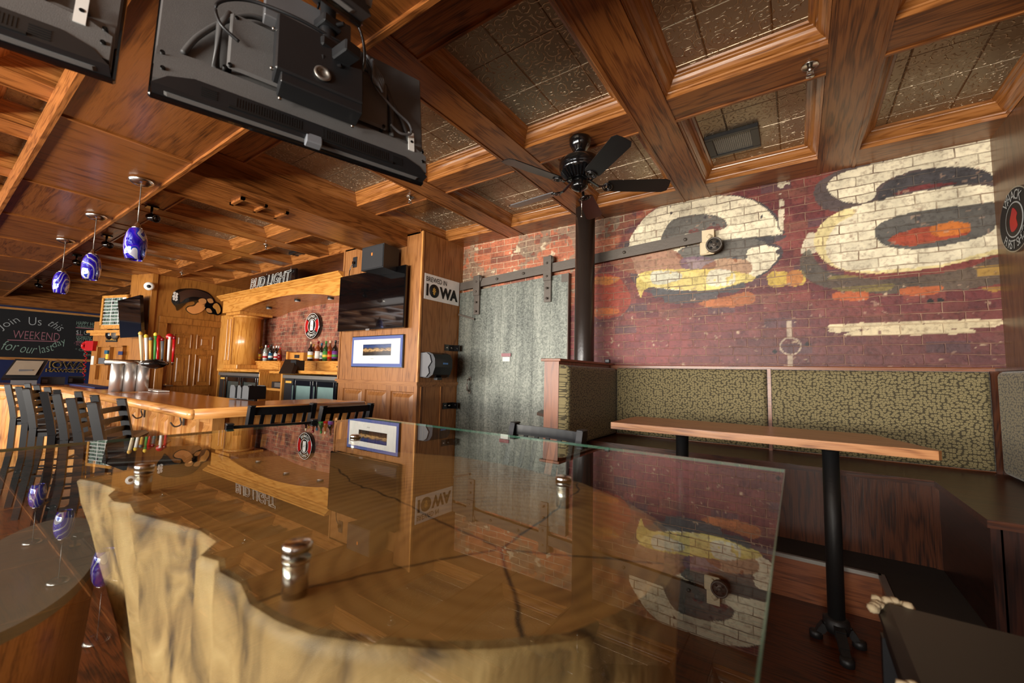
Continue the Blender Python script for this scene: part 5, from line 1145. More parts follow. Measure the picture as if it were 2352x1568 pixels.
for i, (r, lean) in enumerate(((16, -12), (22, -9), (27, -6), (32, -4), (37, -8), (42, -5), (50, -2), (56, -1))):
    mb = MB(); a = TP_(r-4, -.08, H1+.03); b = TP_(r-4+lean*.4, -.1, H1+.03+(44-(i % 3)*4)*k)
    mb.cyl(TP_(r-4, -.03, H1+.005), a, .012, n=10); fa = mb.build('faucet', M['chrome'], t)
    mb = MB(); mb.cyl(a, b, 1.7*k, 2.6*k, 12); hh_ = mb.build('tap_handle', M[cols[i][0]], t)
    mb = MB(); e_ = Vector(b); u_ = (Vector(b)-Vector(a)).normalized()
    if i in (4, 6): mb.lathe([(0, -.01), (5.5*k, -.01), (5.5*k, .01), (0, .01)], e_, 20, tuple(-vd))
    else: mb.lathe([(0, -.01), (2.6*k, 0), (3*k, 3*k), (2*k, 5*k), (0, 6*k)], e_, 14, tuple(u_))
    g = mb.build('handle_top', M[cols[i][1]] if i != 4 else M['red'], hh_)
# papers, point-of-sale screen, printer on the angled leg
c = on_bar(375, 898)
t = thing('receipt_tray', 'strip of clear-wrapped paper lying on the bar beside the beer tower', 'paper'); t.location = (c[0], c[1], BTZ)
mb = MB(); mb.box(c[0]-.5, c[0]+.2, c[1]-.1, c[1]+.0, BTZ, BTZ+.012); mb.build('sheet', M['paper'], t)
c = on_bar(50, 883); kk = np.linalg.norm(c-CAM)/FPX; vd2 = Vector((c[0], c[1], 0)).normalized(); rt2 = Vector((vd2.y, -vd2.x, 0))
t = thing('point_of_sale_screen', 'tilted touch screen till with a beige display at the left end of the bar', 'computer', (c[0], c[1], BTZ))
def Q2(px, py, f=0): q = ray(px, py); s = (np.linalg.norm(c[:2])+f)/np.hypot(q[0], q[1]); return CAM+q*s
def slab(pts, f0, f1, th, name, mat, parent):
    """panel through four pixels, its lower edge nearer than its upper"""
    P = [Vector(Q2(p[0], p[1], f0 if i in (0, 1) else f1)) for i, p in enumerate(pts)]
    n_ = (P[1]-P[0]).cross(P[3]-P[0]).normalized()*th; b = MB(); b.add([tuple(p) for p in P]+[tuple(p-n_) for p in P], [(0, 1, 2, 3), (7, 6, 5, 4), (0, 4, 5, 1), (1, 5, 6, 2), (2, 6, 7, 3), (3, 7, 4, 0)]); return b.build(name, mat, parent)
slab([(3, 868), (86, 869), (111, 826), (35, 824)], -.1, .12, .04, 'housing', M['black'], t)
slab([(13, 860), (81, 861), (101, 829), (38, 827.5)], -.102, .1, .003, 'display', M['beige'], t)
mb = MB(); pA_, pB_ = Vector(Q2(24, 880, 0)), Vector(Q2(84, 880, 0)); mb.bar((pA_.x, pA_.y, BTZ+.03), (pB_.x, pB_.y, BTZ+.03), .22, .06); mb.bar(((pA_.x+pB_.x)/2, (pA_.y+pB_.y)/2, BTZ+.06), ((pA_.x+pB_.x)/2, (pA_.y+pB_.y)/2, BTZ+.2), .12, .1, (1, 0, 0)); mb.build('stand', M['grey'], t)
def qbox(name, label, cat, px0, px1, pt, pb, f, dep, mat):
    A_, B_ = Vector(Q2(px0, pb, f)), Vector(Q2(px1, pb, f)); T_ = Q2(px0, pt, f)[2]
    z0 = BTZ; n_ = Vector((A_.x, A_.y, 0)).normalized(); t = thing(name, label, cat, (A_.x, A_.y, z0))
    b = MB(); u_ = Vector((B_.x-A_.x, B_.y-A_.y, 0)); w_ = u_.length; u_.normalize(); d_ = Vector((-u_.y, u_.x, 0));
    if d_.dot(n_) < 0: d_ = -d_
    b.prism([(0, 0), (w_, 0), (w_, dep), (0, dep)], z0, T_, axes=((A_.x, A_.y, 0), tuple(u_), tuple(d_), (0, 0, 1))); b.build('casing', mat, t)
    b = MB(); P = Vector((A_.x, A_.y, 0))-d_*.004; b.prism([(w_*.06, z0+.02), (w_*.28, z0+.02), (w_*.28, T_-.03), (w_*.06, T_-.03)], 0, .004, axes=(tuple(P), tuple(u_), (0, 0, 1), tuple(d_))); b.build('control_strip', M['grey'], t); return t
qbox('receipt_printer', 'grey and black receipt printer right of the till screen', 'printer', 92, 148, 866, 884, .1, .3, M['black'])
qbox('cash_drawer_box', 'small black box behind the receipt printer', 'box', 155, 192, 864, 884, .45, .2, M['dark'])
c = on_bar(225, 888)
t = thing('bar_mat', 'blue rubber bar mat lying behind the beer tower', 'mat', (c[0], c[1], BTZ)); mb = MB(); mb.box(c[0]-.9, c[0]+.5, c[1]-.12, c[1]+.06, BTZ-.005, BTZ+.012); mb.build('mat', M['blue'], t)

# ------------------------------------------------------------------ back bar
BY = 3.46
gy, gx, gzz = wood('golden', 'x', .3, 9, .4, 1), wood('golden', 'x', .3, 9, .4, 1), wood('golden', 'z', .3, 9, .4, 1)
t = thing('back_bar_cabinet', 'golden oak back bar cabinet against the brick with counters at two heights', 'cabinet', (-7.5, 3.8, 0))
xl0, xl1, xr0, xr1 = -9.46, -7.74, -7.02, PW-.01
ZC = 1.335
mb = MB(); mb.box(xl0, xl1+.02, BY-.02, WY, ZC-.045, ZC); mb.build('counter', gx, t)
mb = MB(); mb.box(xr0, xr1, BY-.02, WY, ZC-.045, ZC); mb.build('counter', gx, t)
mb = MB(); mb.box(xl1+.02, xr0, BY+.15, WY, ZC-.06, ZC-.02); mb.box(xl1+.02, xr0, BY+.1, WY, .98, 1.02); mb.build('middle_shelf', gx, t)
mb = MB(); mb.box(xl0, xl0+.02, BY, WY, .2, ZC-.045); mb.box(xl1, xl1+.03, BY, WY, .2, ZC-.045); mb.box(xr0+.03, xr0+.08, BY, WY, .2, ZC-.045); mb.box(xl1, xr0+.05, WY-.25, WY-.2, .2, ZC-.045); mb.box(xl0, xr1, BY+.05, WY, 0, .2); mb.build('carcass', gzz, t)
s0, s1 = -9.5, -7.95
for a, b, nm in ((s0, s1, 0), (-7.36, -6.02, 1)):
    mb = MB(); mb.box(a, b+.02, 3.9, WY, ZC, 1.475); 
    for u in ([a+.02, b] if nm == 0 else [a+.02, (a+b)/2, b]): pass
    mb.build('step_box', gx, t)
    mb = MB(); mb.box(a-.02, b+.04, 3.87, WY, 1.475, 1.5); mb.build('step_shelf', gx, t)
    w_ = (b-a)/(1 if nm == 0 else 2)
    for q in range(1 if nm == 0 else 2):
        mb = MB(); mb.box(a+.03+q*w_, a+w_-.02+q*w_, 3.89, 3.9, ZC+.02, 1.465); dr = mb.build('sliding_door', wood('golden', 'x', .3, 14, .4, 3+q), t)
        g = MB(); g.lathe([(.014, 0), (.009, .001), (0, .001)], (a+.08+q*w_ if (q == 0) else a+w_*2-.08, 3.89, 1.41), 12, (0, -1, 0)); g.build('finger_hole', M['dark'], dr)
mb = MB(); mb.box(-7.9, -7.36, 4.02, WY, 1.3, 1.66); mb.box(-7.9, -7.84, 3.98, WY, 1.5, 1.68); mb.build('back_box', gzz, t)
mb = MB(); mb.box(-6.02, PW, 4.0, WY, 1.5, 1.72); mb.build('back_box', gzz, t)
mb = MB(); mb.box(-7.66, -7.5, 4.01, 4.02, 1.56, 1.62); mb.build('outlet_plate', M['navy'] if False else M['black'], t)
# fluted column, pilaster and arched canopy
t = thing('back_bar_canopy', 'pale golden arched oak canopy over the back bar on a round column', 'canopy', (-7.4, 3.8, 1.34))
mb = MB(); mb.cyl((-9.08, 3.78, 1.42), (-9.08, 3.78, 2.36), .23, n=48); mb.build('round_column', wood('golden', 'z', .2, 7, .6, 6), t)
mb = MB(); mb.lathe([(.23, 2.34), (.26, 2.36), (.26, 2.38), (.24, 2.39)], (-9.08, 3.78, 0), 40); mb.box(-9.4, -8.78, 3.5, 4.1, 2.39, 2.46); mb.box(-9.4, -8.8, 3.52, 4.05, 1.335, 1.42, .01); mb.build('column_capital', gzz, t)
mb = MB(); mb.box(-9.955, -9.36, 3.62, WY, ZC, 2.44); 
for x in (-9.6, -9.45): mb.box(x-.03, x+.03, 3.6, 3.62, 1.5, 2.35, .01)
mb.build('pilaster', wood('golden', 'z', .3, 9, .4, 8), t)
AX0, AX1 = -9.44, PW+.0
def arch(x):
    a, b = -8.65, -5.6
    if x < a or x > b: return 2.44
    u = (x-a)/(b-a); return 2.44+.135*math.sin(PI*u)**.75
xs = list(np.linspace(AX0, AX1, 60))
mb = MB(); mb.prism([(x, arch(x)) for x in xs]+[(AX1, 2.74), (AX0, 2.74)], 0, .03, axes=((0, 3.48, 0), (1, 0, 0), (0, 0, 1), (0, -1, 0))); mb.build('arched_fascia', wood('golden', 'x', .25, 8, .5, 9), t)
mb = MB(); P = [(3.45, 2.68), (3.43, 2.69), (3.42, 2.71), (3.4, 2.72), (3.37, 2.75), (3.355, 2.755), (3.355, 2.775), (WY, 2.775), (WY, 2.74), (3.46, 2.74)]
mb.prism(P, 0, AX1-AX0+.08, axes=((AX0-.08, 0, 0), (0, 1, 0), (0, 0, 1), (1, 0, 0))); mb.build('crown_moulding', wood('golden', 'x', .25, 8, .5, 10), t)
mb = MB(); vs = []
for x in xs: vs += [(x, 3.48, arch(x)+.01), (x, WY, arch(x)-.02)]
mb.add(vs, [(2*i, 2*i+2, 2*i+3, 2*i+1) for i in range(len(xs)-1)], True); mb.build('arched_underside', wood('bar', 'x', .25, 8, .5, 10), t)
for i, (px_, py_) in enumerate(((350+1255/4.68, 600+500/4.68), (350+1560/4.68, 600+415/4.68), (350+1917/4.68, 600+397/4.68))):
    p = at(px_, py_, y=3.75); z = arch(p[0])
    t = thing('puck_light', ['left', 'middle', 'right'][i]+' one of three small puck lights under the arched canopy', 'light', (p[0], 3.75, z), 0, 'puck lights under the canopy')
    mb = MB(); mb.lathe([(.05, .0), (.05, -.03), (.045, -.035), (0, -.035)], (p[0], 3.75, z+.0), 20); mb.build('housing', M['black'], t)
    mb = MB(); mb.lathe([(.04, 0), (.04, -.003), (0, -.003)], (p[0], 3.75, z-.035), 20); mb.build('lens', M['white'], t)
# neon sign
a, b = at(578, 655, y=3.5), at(672, 640, y=3.5)
t = thing('bud_light_sign', 'unlit white-tube BUD LIGHT sign with a faint added glow, standing on top of the arched canopy', 'sign', ((a[0]+b[0])/2, 3.52, 2.775))
mb = MB(); mb.box(-8.2, -6.86, 3.52, 3.56, 2.79, 3.04); mb.build('backing', M['blackgloss'], t)
text('neon_lettering', 'BUD LIGHT', M['neon'], t, (-8.42, 3.5, 2.835), (1, 0, 0), (0, 0, 1), width=1.46, height=.19, outline=.009, shear=.15, bold=.01)
mb = MB(); mb.tube(arc([(-7.6, 3.51, 2.8), (-7.5, 3.46, 2.79), (-7.35, 3.46, 2.8), (-7.3, 3.5, 2.82)]), .008); [mb.cyl((x, 3.54, 3.04), (x, 3.54, ZB), .004, n=6) for x in (-7.9, -7.05)]; mb.build('cable', M['dullsteel'], t)
# round brewery sign
c = at(716, 748, y=4.13)
t = thing('round_brewery_sign', 'round red and black TC brewing sign on the brick behind the bottles', 'sign', (c[0], WY, c[2]))
def disc(r0, r1, y, nm, mat, a0=0, a1=2*PI):
    n = 48; A = [a0+(a1-a0)*i/n for i in range(n+1)]; b = MB(); vs = []
    for q in A: vs += [(c[0]+r0*math.cos(q), y, c[2]+r0*math.sin(q)), (c[0]+r1*math.cos(q), y, c[2]+r1*math.sin(q))]
    b.add(vs, [(2*i, 2*i+1, 2*i+3, 2*i+2) for i in range(n)]); return b.build(nm, mat, t)
RS = .245
mb = MB(); mb.lathe([(RS, 0), (RS, .06), (RS-.01, .07), (0, .07)], (c[0], WY, c[2]), 48, (0, -1, 0)); mb.build('disc', M['blackgloss'], t)
disc(RS-.018, RS-.01, 4.1295, 'rim', M['white']); disc(.12, .13, 4.1295, 'inner_ring', M['white'])
disc(.132, RS-.02, 4.1293, 'red_band', M['red'], -.6, .6); disc(.132, RS-.02, 4.1293, 'red_band', M['red'], PI-.6, PI+.6)
mb = MB(); mb.box(c[0]-.05, c[0]+.05, 4.127, 4.129, c[2]-.085, c[2]+.085, .0); mb.box(c[0]-.035, c[0]+.035, 4.127, 4.129, c[2]+.085, c[2]+.105); mb.build('can', M['white'], t)
text('lettering', 'TC', M['dark'], t, (c[0]-.035, 4.1265, c[2]-.02), (1, 0, 0), (0, 0, 1), width=.07)
def arctext(s, r, a0, a1, size, flip=False):
    for i, ch in enumerate(s):
        if ch == ' ': continue
        q = a0+(a1-a0)*(i+.5)/len(s); rad = Vector((math.cos(q), 0, math.sin(q))); u = Vector((math.sin(q), 0, -math.cos(q)))
        if flip: u = -u; v = -rad
        else: v = rad
        O = Vector((c[0], 4.1292, c[2]))+rad*r-u*size*.35-(v*size*.5)
        text('lettering', ch, M['paper'], t, O, u, v, height=size)
arctext('TAPPING COLLAR', .178, 2.45, .69, .05); arctext('BREWING CO', .178, -2.3, -.85, .05, True)
# undercounter fridges
def fridge(x0, x1, lb, dark_side):
    t = thing('glass_door_fridge', lb, 'fridge', ((x0+x1)/2, 3.8, .2), 0, 'undercounter fridges')
    mb = MB(); mb.box(x0, x1, BY+.04, 4.15, .2, 1.26); mb.build('cabinet', M['black'], t)
    mb = MB(); mb.box(x0, x1, BY+.0, BY+.05, 1.205, 1.262, .004); mb.build('steel_top_strip', M['dullsteel'], t)
    mb = MB(); mb.box(x0+.01, x0+.3, BY+.028, BY+.04, .3, 1.2); mb.build('grille_panel', M['black'], t)
    mb = MB(); mb.box(x0+.06, x0+.24, BY+.02, BY+.028, 1.13, 1.165); mb.build('maker_badge', M['gold'], t)
    dw = (x1-x0-.34)/2
    for k in range(2):
        a = x0+.33+k*dw; b = a+dw-.03; mb = MB()
        for q in ((a, a+.07, .28, 1.18), (b-.07, b, .28, 1.18), (a+.07, b-.07, 1.1, 1.18), (a+.07, b-.07, .28, .38)): mb.box(q[0], q[1], BY-.0, BY+.035, q[2], q[3], .003)
        d = mb.build('door', M['blackgloss'], t)
        g = MB(); g.box(a+.07, b-.07, BY+.02, BY+.024, .38, 1.1); g.build('glass_pane', M['ice'] if dark_side else flat('dim_glass', (70, 76, 72), .1), d)
        g = MB(); g.bar((a+.045, BY-.03, .45), (a+.045, BY-.03, 1.12), .03, .02, (0, 1, 0)); g.build('door_handle', M['stainless'], d)
fridge(xl0+.03, xl1-.005, 'undercounter glass-door fridge at the left, beside the door', False); fridge(xr0+.09, xr1-.01, 'undercounter glass-door fridge at the right, against the pier', True)
t = thing('receiver', 'small black stereo receiver with a silver face on the shelf between the fridges', 'stereo', (-7.35, 3.7, 1.02))
mb = MB(); mb.box(-7.62, -7.12, 3.62, 3.95, 1.022, 1.13, .004); mb.build('case', M['black'], t)
mb = MB(); mb.box(-7.5, -7.15, 3.612, 3.62, 1.04, 1.115); mb.build('face', M['dullsteel'], t)
mb = MB(); mb.cyl((-7.2, 3.612, 1.06), (-7.2, 3.6, 1.06), .015); mb.build('knob', M['black'], t)
t = thing('back_bar_till', 'black touch screen till seen from behind on the back bar', 'computer', (-7.0, 3.4, ZC))
def Q3(px, py, y): return tuple(at(px, py, y=y))
mb = MB(); P = [Q3(640, 857, 3.3), Q3(669, 857, 3.3), Q3(680, 825, 3.46), Q3(655, 825, 3.46)]; P2 = [tuple(np.array(p)+(.0, .06, -.01)) for p in P]
mb.add(P+P2, [(0, 1, 2, 3), (7, 6, 5, 4), (0, 4, 5, 1), (1, 5, 6, 2), (2, 6, 7, 3), (3, 7, 4, 0)]); mb.build('housing', M['vinyl'], t)
mb = MB(); q = Q3(668, 852, 3.4); mb.box(q[0]-.06, q[0]+.1, 3.42, 3.56, ZC, ZC+.16); mb.build('stand', M['black'], t)

# bottles
def bottle(x, y, h, r, body, cap, lab, labc, shape, lb, grp, z=1.5):
    t = thing('liquor_bottle', lb, 'bottle', (x, y, z), 0, grp)
    n_, sh_ = r*.3, h*(.62 if shape else .68); b = MB()
    b.lathe([(r*.9, 0), (r, .008), (r, sh_*.92), (r*.93, sh_), (n_*1.2, sh_+r*(.9 if shape else 1.3)), (n_, sh_+r*1.5), (n_, h-.03)], (x, y, z), 20); b.build('body', M[body], t)
    b = MB(); b.lathe([(n_*1.2, 0), (n_*1.25, .04), (n_*1.05, .045), (0, .045)], (x, y, z+h-.045), 14); b.build('cap', M[cap], t)
    b = MB(); b.lathe([(r+.0015, h*.13), (r+.0015, h*.13+h*.36)], (x, y, z), 20); b.build('label', M[lab], t)
    if labc: b = MB(); b.lathe([(r+.0025, h*.2), (r+.0025, h*.2+h*.12)], (x, y, z), 20); b.build('label_band', M[labc], t)
GL, GR = 'bottles on the left step shelf', 'bottles on the right step shelf'
LB = [(582, 'clearb', 'white', 'clearb', 'ice', .3, 'clear bottle with a white cap, first at left on the left shelf'), (589.5, 'clearb', 'teal', 'teal', None, .31, 'clear bottle with a teal pointed cap, second from the left'), (595, 'amber', 'yellow', 'yellow', 'orange', .29, 'yellow-labelled bottle behind the yellow-capped one'), (600, 'clearb', 'yellow', 'paper', 'yellow', .31, 'clear bottle with a bright yellow cap on the left shelf'), (609.5, 'clearb', 'white', 'paper', 'red', .32, 'clear bottle with a tall white cap and red crest on the left shelf'), (615.5, 'clearb', 'red', 'blue', 'paper', .32, 'bottle with a red cap and blue label on the left shelf'), (622, 'dkbottle', 'black', 'teal', 'paper', .325, 'dark bottle with a black cap and cream neck on the left shelf'), (628, 'dkbottle', 'white', 'paper', 'navy', .3, 'dark bottle, white label with a blue mark, fourth from right end of the left shelf'), (634.5, 'dkbottle', 'white', 'paper', 'red', .3, 'dark bottle, white label with a pink-red mark, left shelf'), (640, 'dkbottle', 'white', 'paper', 'green', .3, 'dark red bottle with a green mark on its label, last on the left shelf'), (643, 'amber', 'red', 'dkred', None, .26, 'deep red bottle half hidden at the right end of the left shelf')]
for i, (px_, bd, cp, lb_, l2, h, s) in enumerate(LB): p = at(px_, 812, y=3.97+.07*(i % 2)); bottle(p[0], 3.97+.07*(i % 2), h, .04, bd, cp, lb_, l2, i % 2, s, GL)
RB = [(713.5, 'dkbottle', 'cream', 'paper', 'yellow', .345, 'dark bottle with a cream cap and pale label, first on the right shelf'), (719.5, 'amber', 'gold', 'orange', 'yellow', .31, 'bottle with an orange label and gold top on the right shelf'), (730, 'amber', 'dkred', 'paper', None, .355, 'brown bottle with a dark red cap on the right shelf'), (738, 'dkbottle', 'teal', 'paper', 'ice', .32, 'dark bottle with a light blue cap on the right shelf'), (748, 'greenb', 'green', 'green', 'yellow', .345, 'green bottle with a green cap and label on the right shelf'), (757.5, 'amber', 'cream', 'red', 'orange', .355, 'amber bottle with a slanted red label on the right shelf'), (769.5, 'dkbottle', 'black', 'purple', 'green', .35, 'black bottle with a purple and green label, last on the right shelf')]
for i, (px_, bd, cp, lb_, l2, h, s) in enumerate(RB): yy = 3.97+.05*(i % 2); p = at(px_, 812, y=yy); bottle(p[0], yy, h, .047, bd, cp, lb_, l2, 1, s, GR)

# ------------------------------------------------------------------ hawk emblem on the door wall
t = thing('hawk_head_emblem', 'mirrored black-outlined hawk head emblem on the oak above the door', 'sign', (DX, 3.2, 2.65))
def ep(pts): return [tuple(at(350+a/4.68, 600+b/4.68, x=DX+.01)[[1, 2]]) for a, b in pts]
def eprism(pts, a, b, nm, mat, sm=True):
    P = ep(pts); P = smooth(P, 5) if sm else P; m = MB(); m.prism(P, a, b, axes=((DX, 0, 0), (0, 1, 0), (0, 0, 1), (1, 0, 0))); return m.build(nm, mat, t)
eprism([(208, 400), (225, 340), (270, 305), (340, 292), (440, 292), (540, 312), (610, 345), (660, 400), (680, 432), (715, 450), (745, 500), (738, 560), (700, 580), (665, 570), (600, 560), (572, 520), (545, 500), (500, 555), (440, 572), (380, 545), (358, 510), (380, 480), (430, 470), (455, 450), (440, 432), (380, 440), (330, 480), (290, 515), (262, 528), (250, 490), (225, 460), (208, 430)], 0, .012, 'outline', M['blackgloss'])
mirror = flat('smoked_mirror', (110, 88, 76), .2, .8); panel = flat('peach_mirror', (222, 160, 98), .15, .2)
eprism([(290, 330), (430, 302), (540, 325), (620, 365), (655, 420), (600, 430), (540, 395), (440, 380), (360, 400), (300, 440), (295, 380)], .012, .016, 'dark_plumage', mirror)
eprism([(368, 508), (395, 488), (450, 478), (490, 440), (530, 462), (570, 468), (560, 510), (510, 550), (440, 565), (385, 540)], .012, .017, 'pale_face', panel)
eprism([(498, 410), (540, 398), (575, 415), (572, 450), (530, 462), (500, 440)], .017, .02, 'pale_brow', panel); eprism([(590, 405), (635, 402), (655, 440), (620, 450), (595, 430)], .012, .017, 'pale_crest', panel); eprism([(585, 505), (620, 510), (640, 550), (600, 550), (578, 525)], .012, .017, 'beak', panel); eprism([(650, 470), (690, 450), (725, 490), (730, 540), (700, 565), (680, 520), (655, 500)], .012, .017, 'beak_opening', wood('golden', 'z', .34, 7, .35, 2))
eprism([(480, 400), (530, 388), (590, 420), (560, 475), (500, 470), (478, 440)], .0165, .0168, 'brow_line', M['blackgloss'])
eprism([(560, 470), (620, 450), (655, 470), (600, 495), (565, 490)], .0165, .018, 'eye_line', M['blackgloss'])
for i, (a, b) in enumerate(((240, 345), (262, 355), (232, 378), (258, 385), (235, 405), (256, 412))):
    eprism([(a-12, b-14), (a+8, b-16), (a+14, b+4), (a-4, b+14), (a-16, b+4)], .012, .016, 'white_feather_mark', M['white'])
# dome camera
p = at(343, 657, x=DX+.12)
t = thing('security_camera', 'small white security camera on the oak corner above the bar television', 'camera', tuple(p))
mb = MB(); mb.lathe([(0, -.06), (.05, -.05), (.075, -.01), (.075, .04), (.05, .06)], tuple(p), 24, (.9, -.35, -.2)); mb.build('housing', M['white'], t)
mb = MB(); mb.lathe([(.03, .0), (.03, .012), (0, .014)], tuple(Vector(p)+Vector((.9, -.35, -.2)).normalized()*.055), 16, (.9, -.35, -.2)); mb.build('lens', M['dark'], t)

# ------------------------------------------------------------------ angled pier with menu board, left of the door
A0 = np.array((DX+.0, 2.45, 0.)); dd = np.array((-.955, -.297, 0.)); nA = np.array((.297, -.955, 0.))   # nA towards the stools
UA, VA = -dd, np.array((0, 0, 1.))
def ob(px, py, f=0):
    """(distance along the wall from its right end, height) of a pixel on the angled wall"""
    p = atp(px, py, A0+nA*f, nA); return float(np.dot(p-A0, dd)), float(p[2])
def obox(mb, s0, s1, z0, z1, f0, f1): mb.prism([(-s1, z0), (-s0, z0), (-s0, z1), (-s1, z1)], f0, f1, axes=(A0, UA, VA, nA)); return mb
sL = ob(213, 780)[0]; sT = ob(232, 700)[0]
mb = MB(); obox(mb, 0, sL, 0, 2.2, -.12, 0); obox(mb, 0, ob(300, 660)[0], 2.2, 3.1, -.12, 0); struct(mb, 'wall_angled', wood('door', 'z', .34, 5, .35, 12))
def o5(x, y): return (190+x/5.6, 620+y/5.6)
t = thing('beer_menu_board', 'framed black menu board with rows of tap-list strips beside the bar television', 'board'); bl_, tr_ = ob(*o5(232, 775)), ob(*o5(615, 225))
b0 = ob(*o5(238, 780))[0]; b1 = ob(*o5(622, 300))[0]; zt_ = (ob(*o5(275, 375))[1]+ob(*o5(610, 280))[1])/2; zb_ = (ob(*o5(235, 775))[1]+ob(*o5(465, 745))[1])/2
t.location = tuple(A0+dd*(b0+b1)/2+np.array((0, 0, zb_)))
mb = MB(); w_ = abs(b0-b1); lo = min(b0, b1); hi_ = max(b0, b1)
for q in ((lo, hi_, zb_, zb_+.08), (lo, hi_, zt_-.05, zt_), (lo, lo+.05, zb_, zt_), (hi_-.05, hi_, zb_, zt_)): obox(mb, *q, 0, .04)
mb.build('frame', wood('golden', 'x', .3, 9, .4, 13), t)
mb = MB(); obox(mb, lo+.05, hi_-.05, zb_+.08, zt_-.05, 0, .02); mb.build('black_field', M['slate'], t)
g = MB(); h_ = (zt_-zb_-.13)/8
for k in range(9): obox(g, lo+.05, hi_-.05, zb_+.078+k*h_, zb_+.09+k*h_, .02, .024)
for q in (.33, .66): s = lo+.05+(w_-.1)*q; obox(g, s-.006, s+.006, zb_+.08, zt_-.05, .02, .024)
obox(g, lo+.05, lo+.05+(w_-.1)*.2, zt_-.05-h_, zt_-.05, .02, .024)
g.build('strip', M['white'], t)
rnd = random.Random(3)
words = ['PALE ALE', 'AMBER', 'STOUT', 'IPA', 'WHEAT', 'PORTER', 'LAGER', 'PILS']
g = MB()
for k in range(8):
    for q in range(3):
        s = hi_-.07-(w_-.1)/3*q; z = zb_+.1+k*h_
        for c_ in range(9):
            if rnd.random() < .8:
                for r_ in range(2): obox(g, s-c_*(w_-.1)/3/10-.03, s-c_*(w_-.1)/3/10, z+r_*h_*.38, z+r_*h_*.38+h_*.18*rnd.uniform(.5, 1.2), .02, .022)
g.build('chalk_entries', M['chalkgreen'], t)
mb = MB(); q0 = ob(*o5(110, 815), .12)[0]; q1 = ob(*o5(475, 770), .12)[0]; zz = ob(*o5(300, 790), .12)[1]
mz = ob(*o5(150, 835))[1]
mb = MB(); obox(mb, 0, sL+.02, zz-.02, zz+.03, 0, .1); obox(mb, 0, sL+.0, zz-.07, zz-.02, 0, .05); o = struct(mb, 'trim_200', wood('golden', 'x', .3, 9, .4, 14))
t = thing('pigeonhole_rack', 'shallow oak rack with two open bays holding cards below the angled television', 'shelf')
ra, rb_ = ob(*o5(195, 1300))[0], ob(*o5(545, 1200))[0]; rz1 = (ob(*o5(210, 990))[1]+ob(*o5(540, 955))[1])/2; rz0 = BTZ; t.location = tuple(A0+dd*(ra+rb_)/2+np.array((0, 0, rz0)))
mb = MB(); rl, rh = min(ra, rb_), max(ra, rb_); rm = (rl+rh)/2
for q in ((rl, rh, rz1-.03, rz1), (rl, rl+.04, rz0, rz1), (rh-.04, rh, rz0, rz1), (rm-.02, rm+.02, rz0, rz1), (rl, rh, rz0+.42*(rz1-rz0), rz0+.42*(rz1-rz0)+.02)): obox(mb, *q, 0, .06)
mb.build('frame', wood('door', 'z', .3, 9, .4, 15), t)
def ocard(nm, lb, cat, x0, y0, x1, y1, mat, f=.06, th=.01):
    a, b = ob(*o5(x0, y1), f), ob(*o5(x1, y0), f); t = thing(nm, lb, cat, tuple(A0+dd*(a[0]+b[0])/2+nA*f+np.array((0, 0, (a[1]+b[1])/2))))
    m = MB(); obox(m, min(a[0], b[0]), max(a[0], b[0]), min(a[1], b[1]), max(a[1], b[1]), f, f+th); m.build('face', mat, t); return t, a, b, f+th
ocard('gift_card_holder', 'grey card holder leaning in the left bay of the oak rack', 'card', 205, 1130, 290, 1205, M['grey'])
t, a, b, f = ocard('key_tag', 'yellow tag hanging beside the grey card holder', 'tag', 292, 1080, 335, 1200, M['yellow']); m = MB(); obox(m, min(a[0], b[0])-.01, max(a[0], b[0])+.01, max(a[1], b[1]), max(a[1], b[1])+.07, f-.01, f+.02); m.build('clip_cluster', M['teal'], t)
ocard('blue_postcard', 'small blue card at the top of the right bay of the rack', 'card', 460, 1045, 520, 1090, M['blue'])
t, a, b, f = ocard('hawkeyes_plaque', 'small black plaque with gold lettering under the carved oval pieces', 'sign', 305, 875, 452, 925, M['dark'], 0, .015)
p = A0+dd*max(a[0], b[0])+nA*(f+.002); text('lettering', 'IOWA HAWKEYES', M['gold'], t, tuple(p+UA*.02+VA*(min(a[1], b[1])+.03)), UA, VA, width=abs(a[0]-b[0])-.04, height=abs(a[1]-b[1])*.6, bold=.03)
a = ob(*o5(360, 825)); 
t = thing('carved_oval_ornament', 'pair of dark polished oval ornaments above the small plaque', 'ornament', tuple(A0+dd*a[0]+np.array((0, 0, a[1]))))
for dx_, nm, mt in ((-.0, 'oval', 'blackgloss'), (.17, 'oval', 'oldsteel')):
    m = MB(); m.lathe([(0, 0), (.1, .01), (.11, .03), (.07, .05), (0, .055)], tuple(A0+dd*(a[0]-dx_)+np.array((0, 0, a[1]-.0))), 24, tuple(nA)); m.build(nm, M[mt], t)
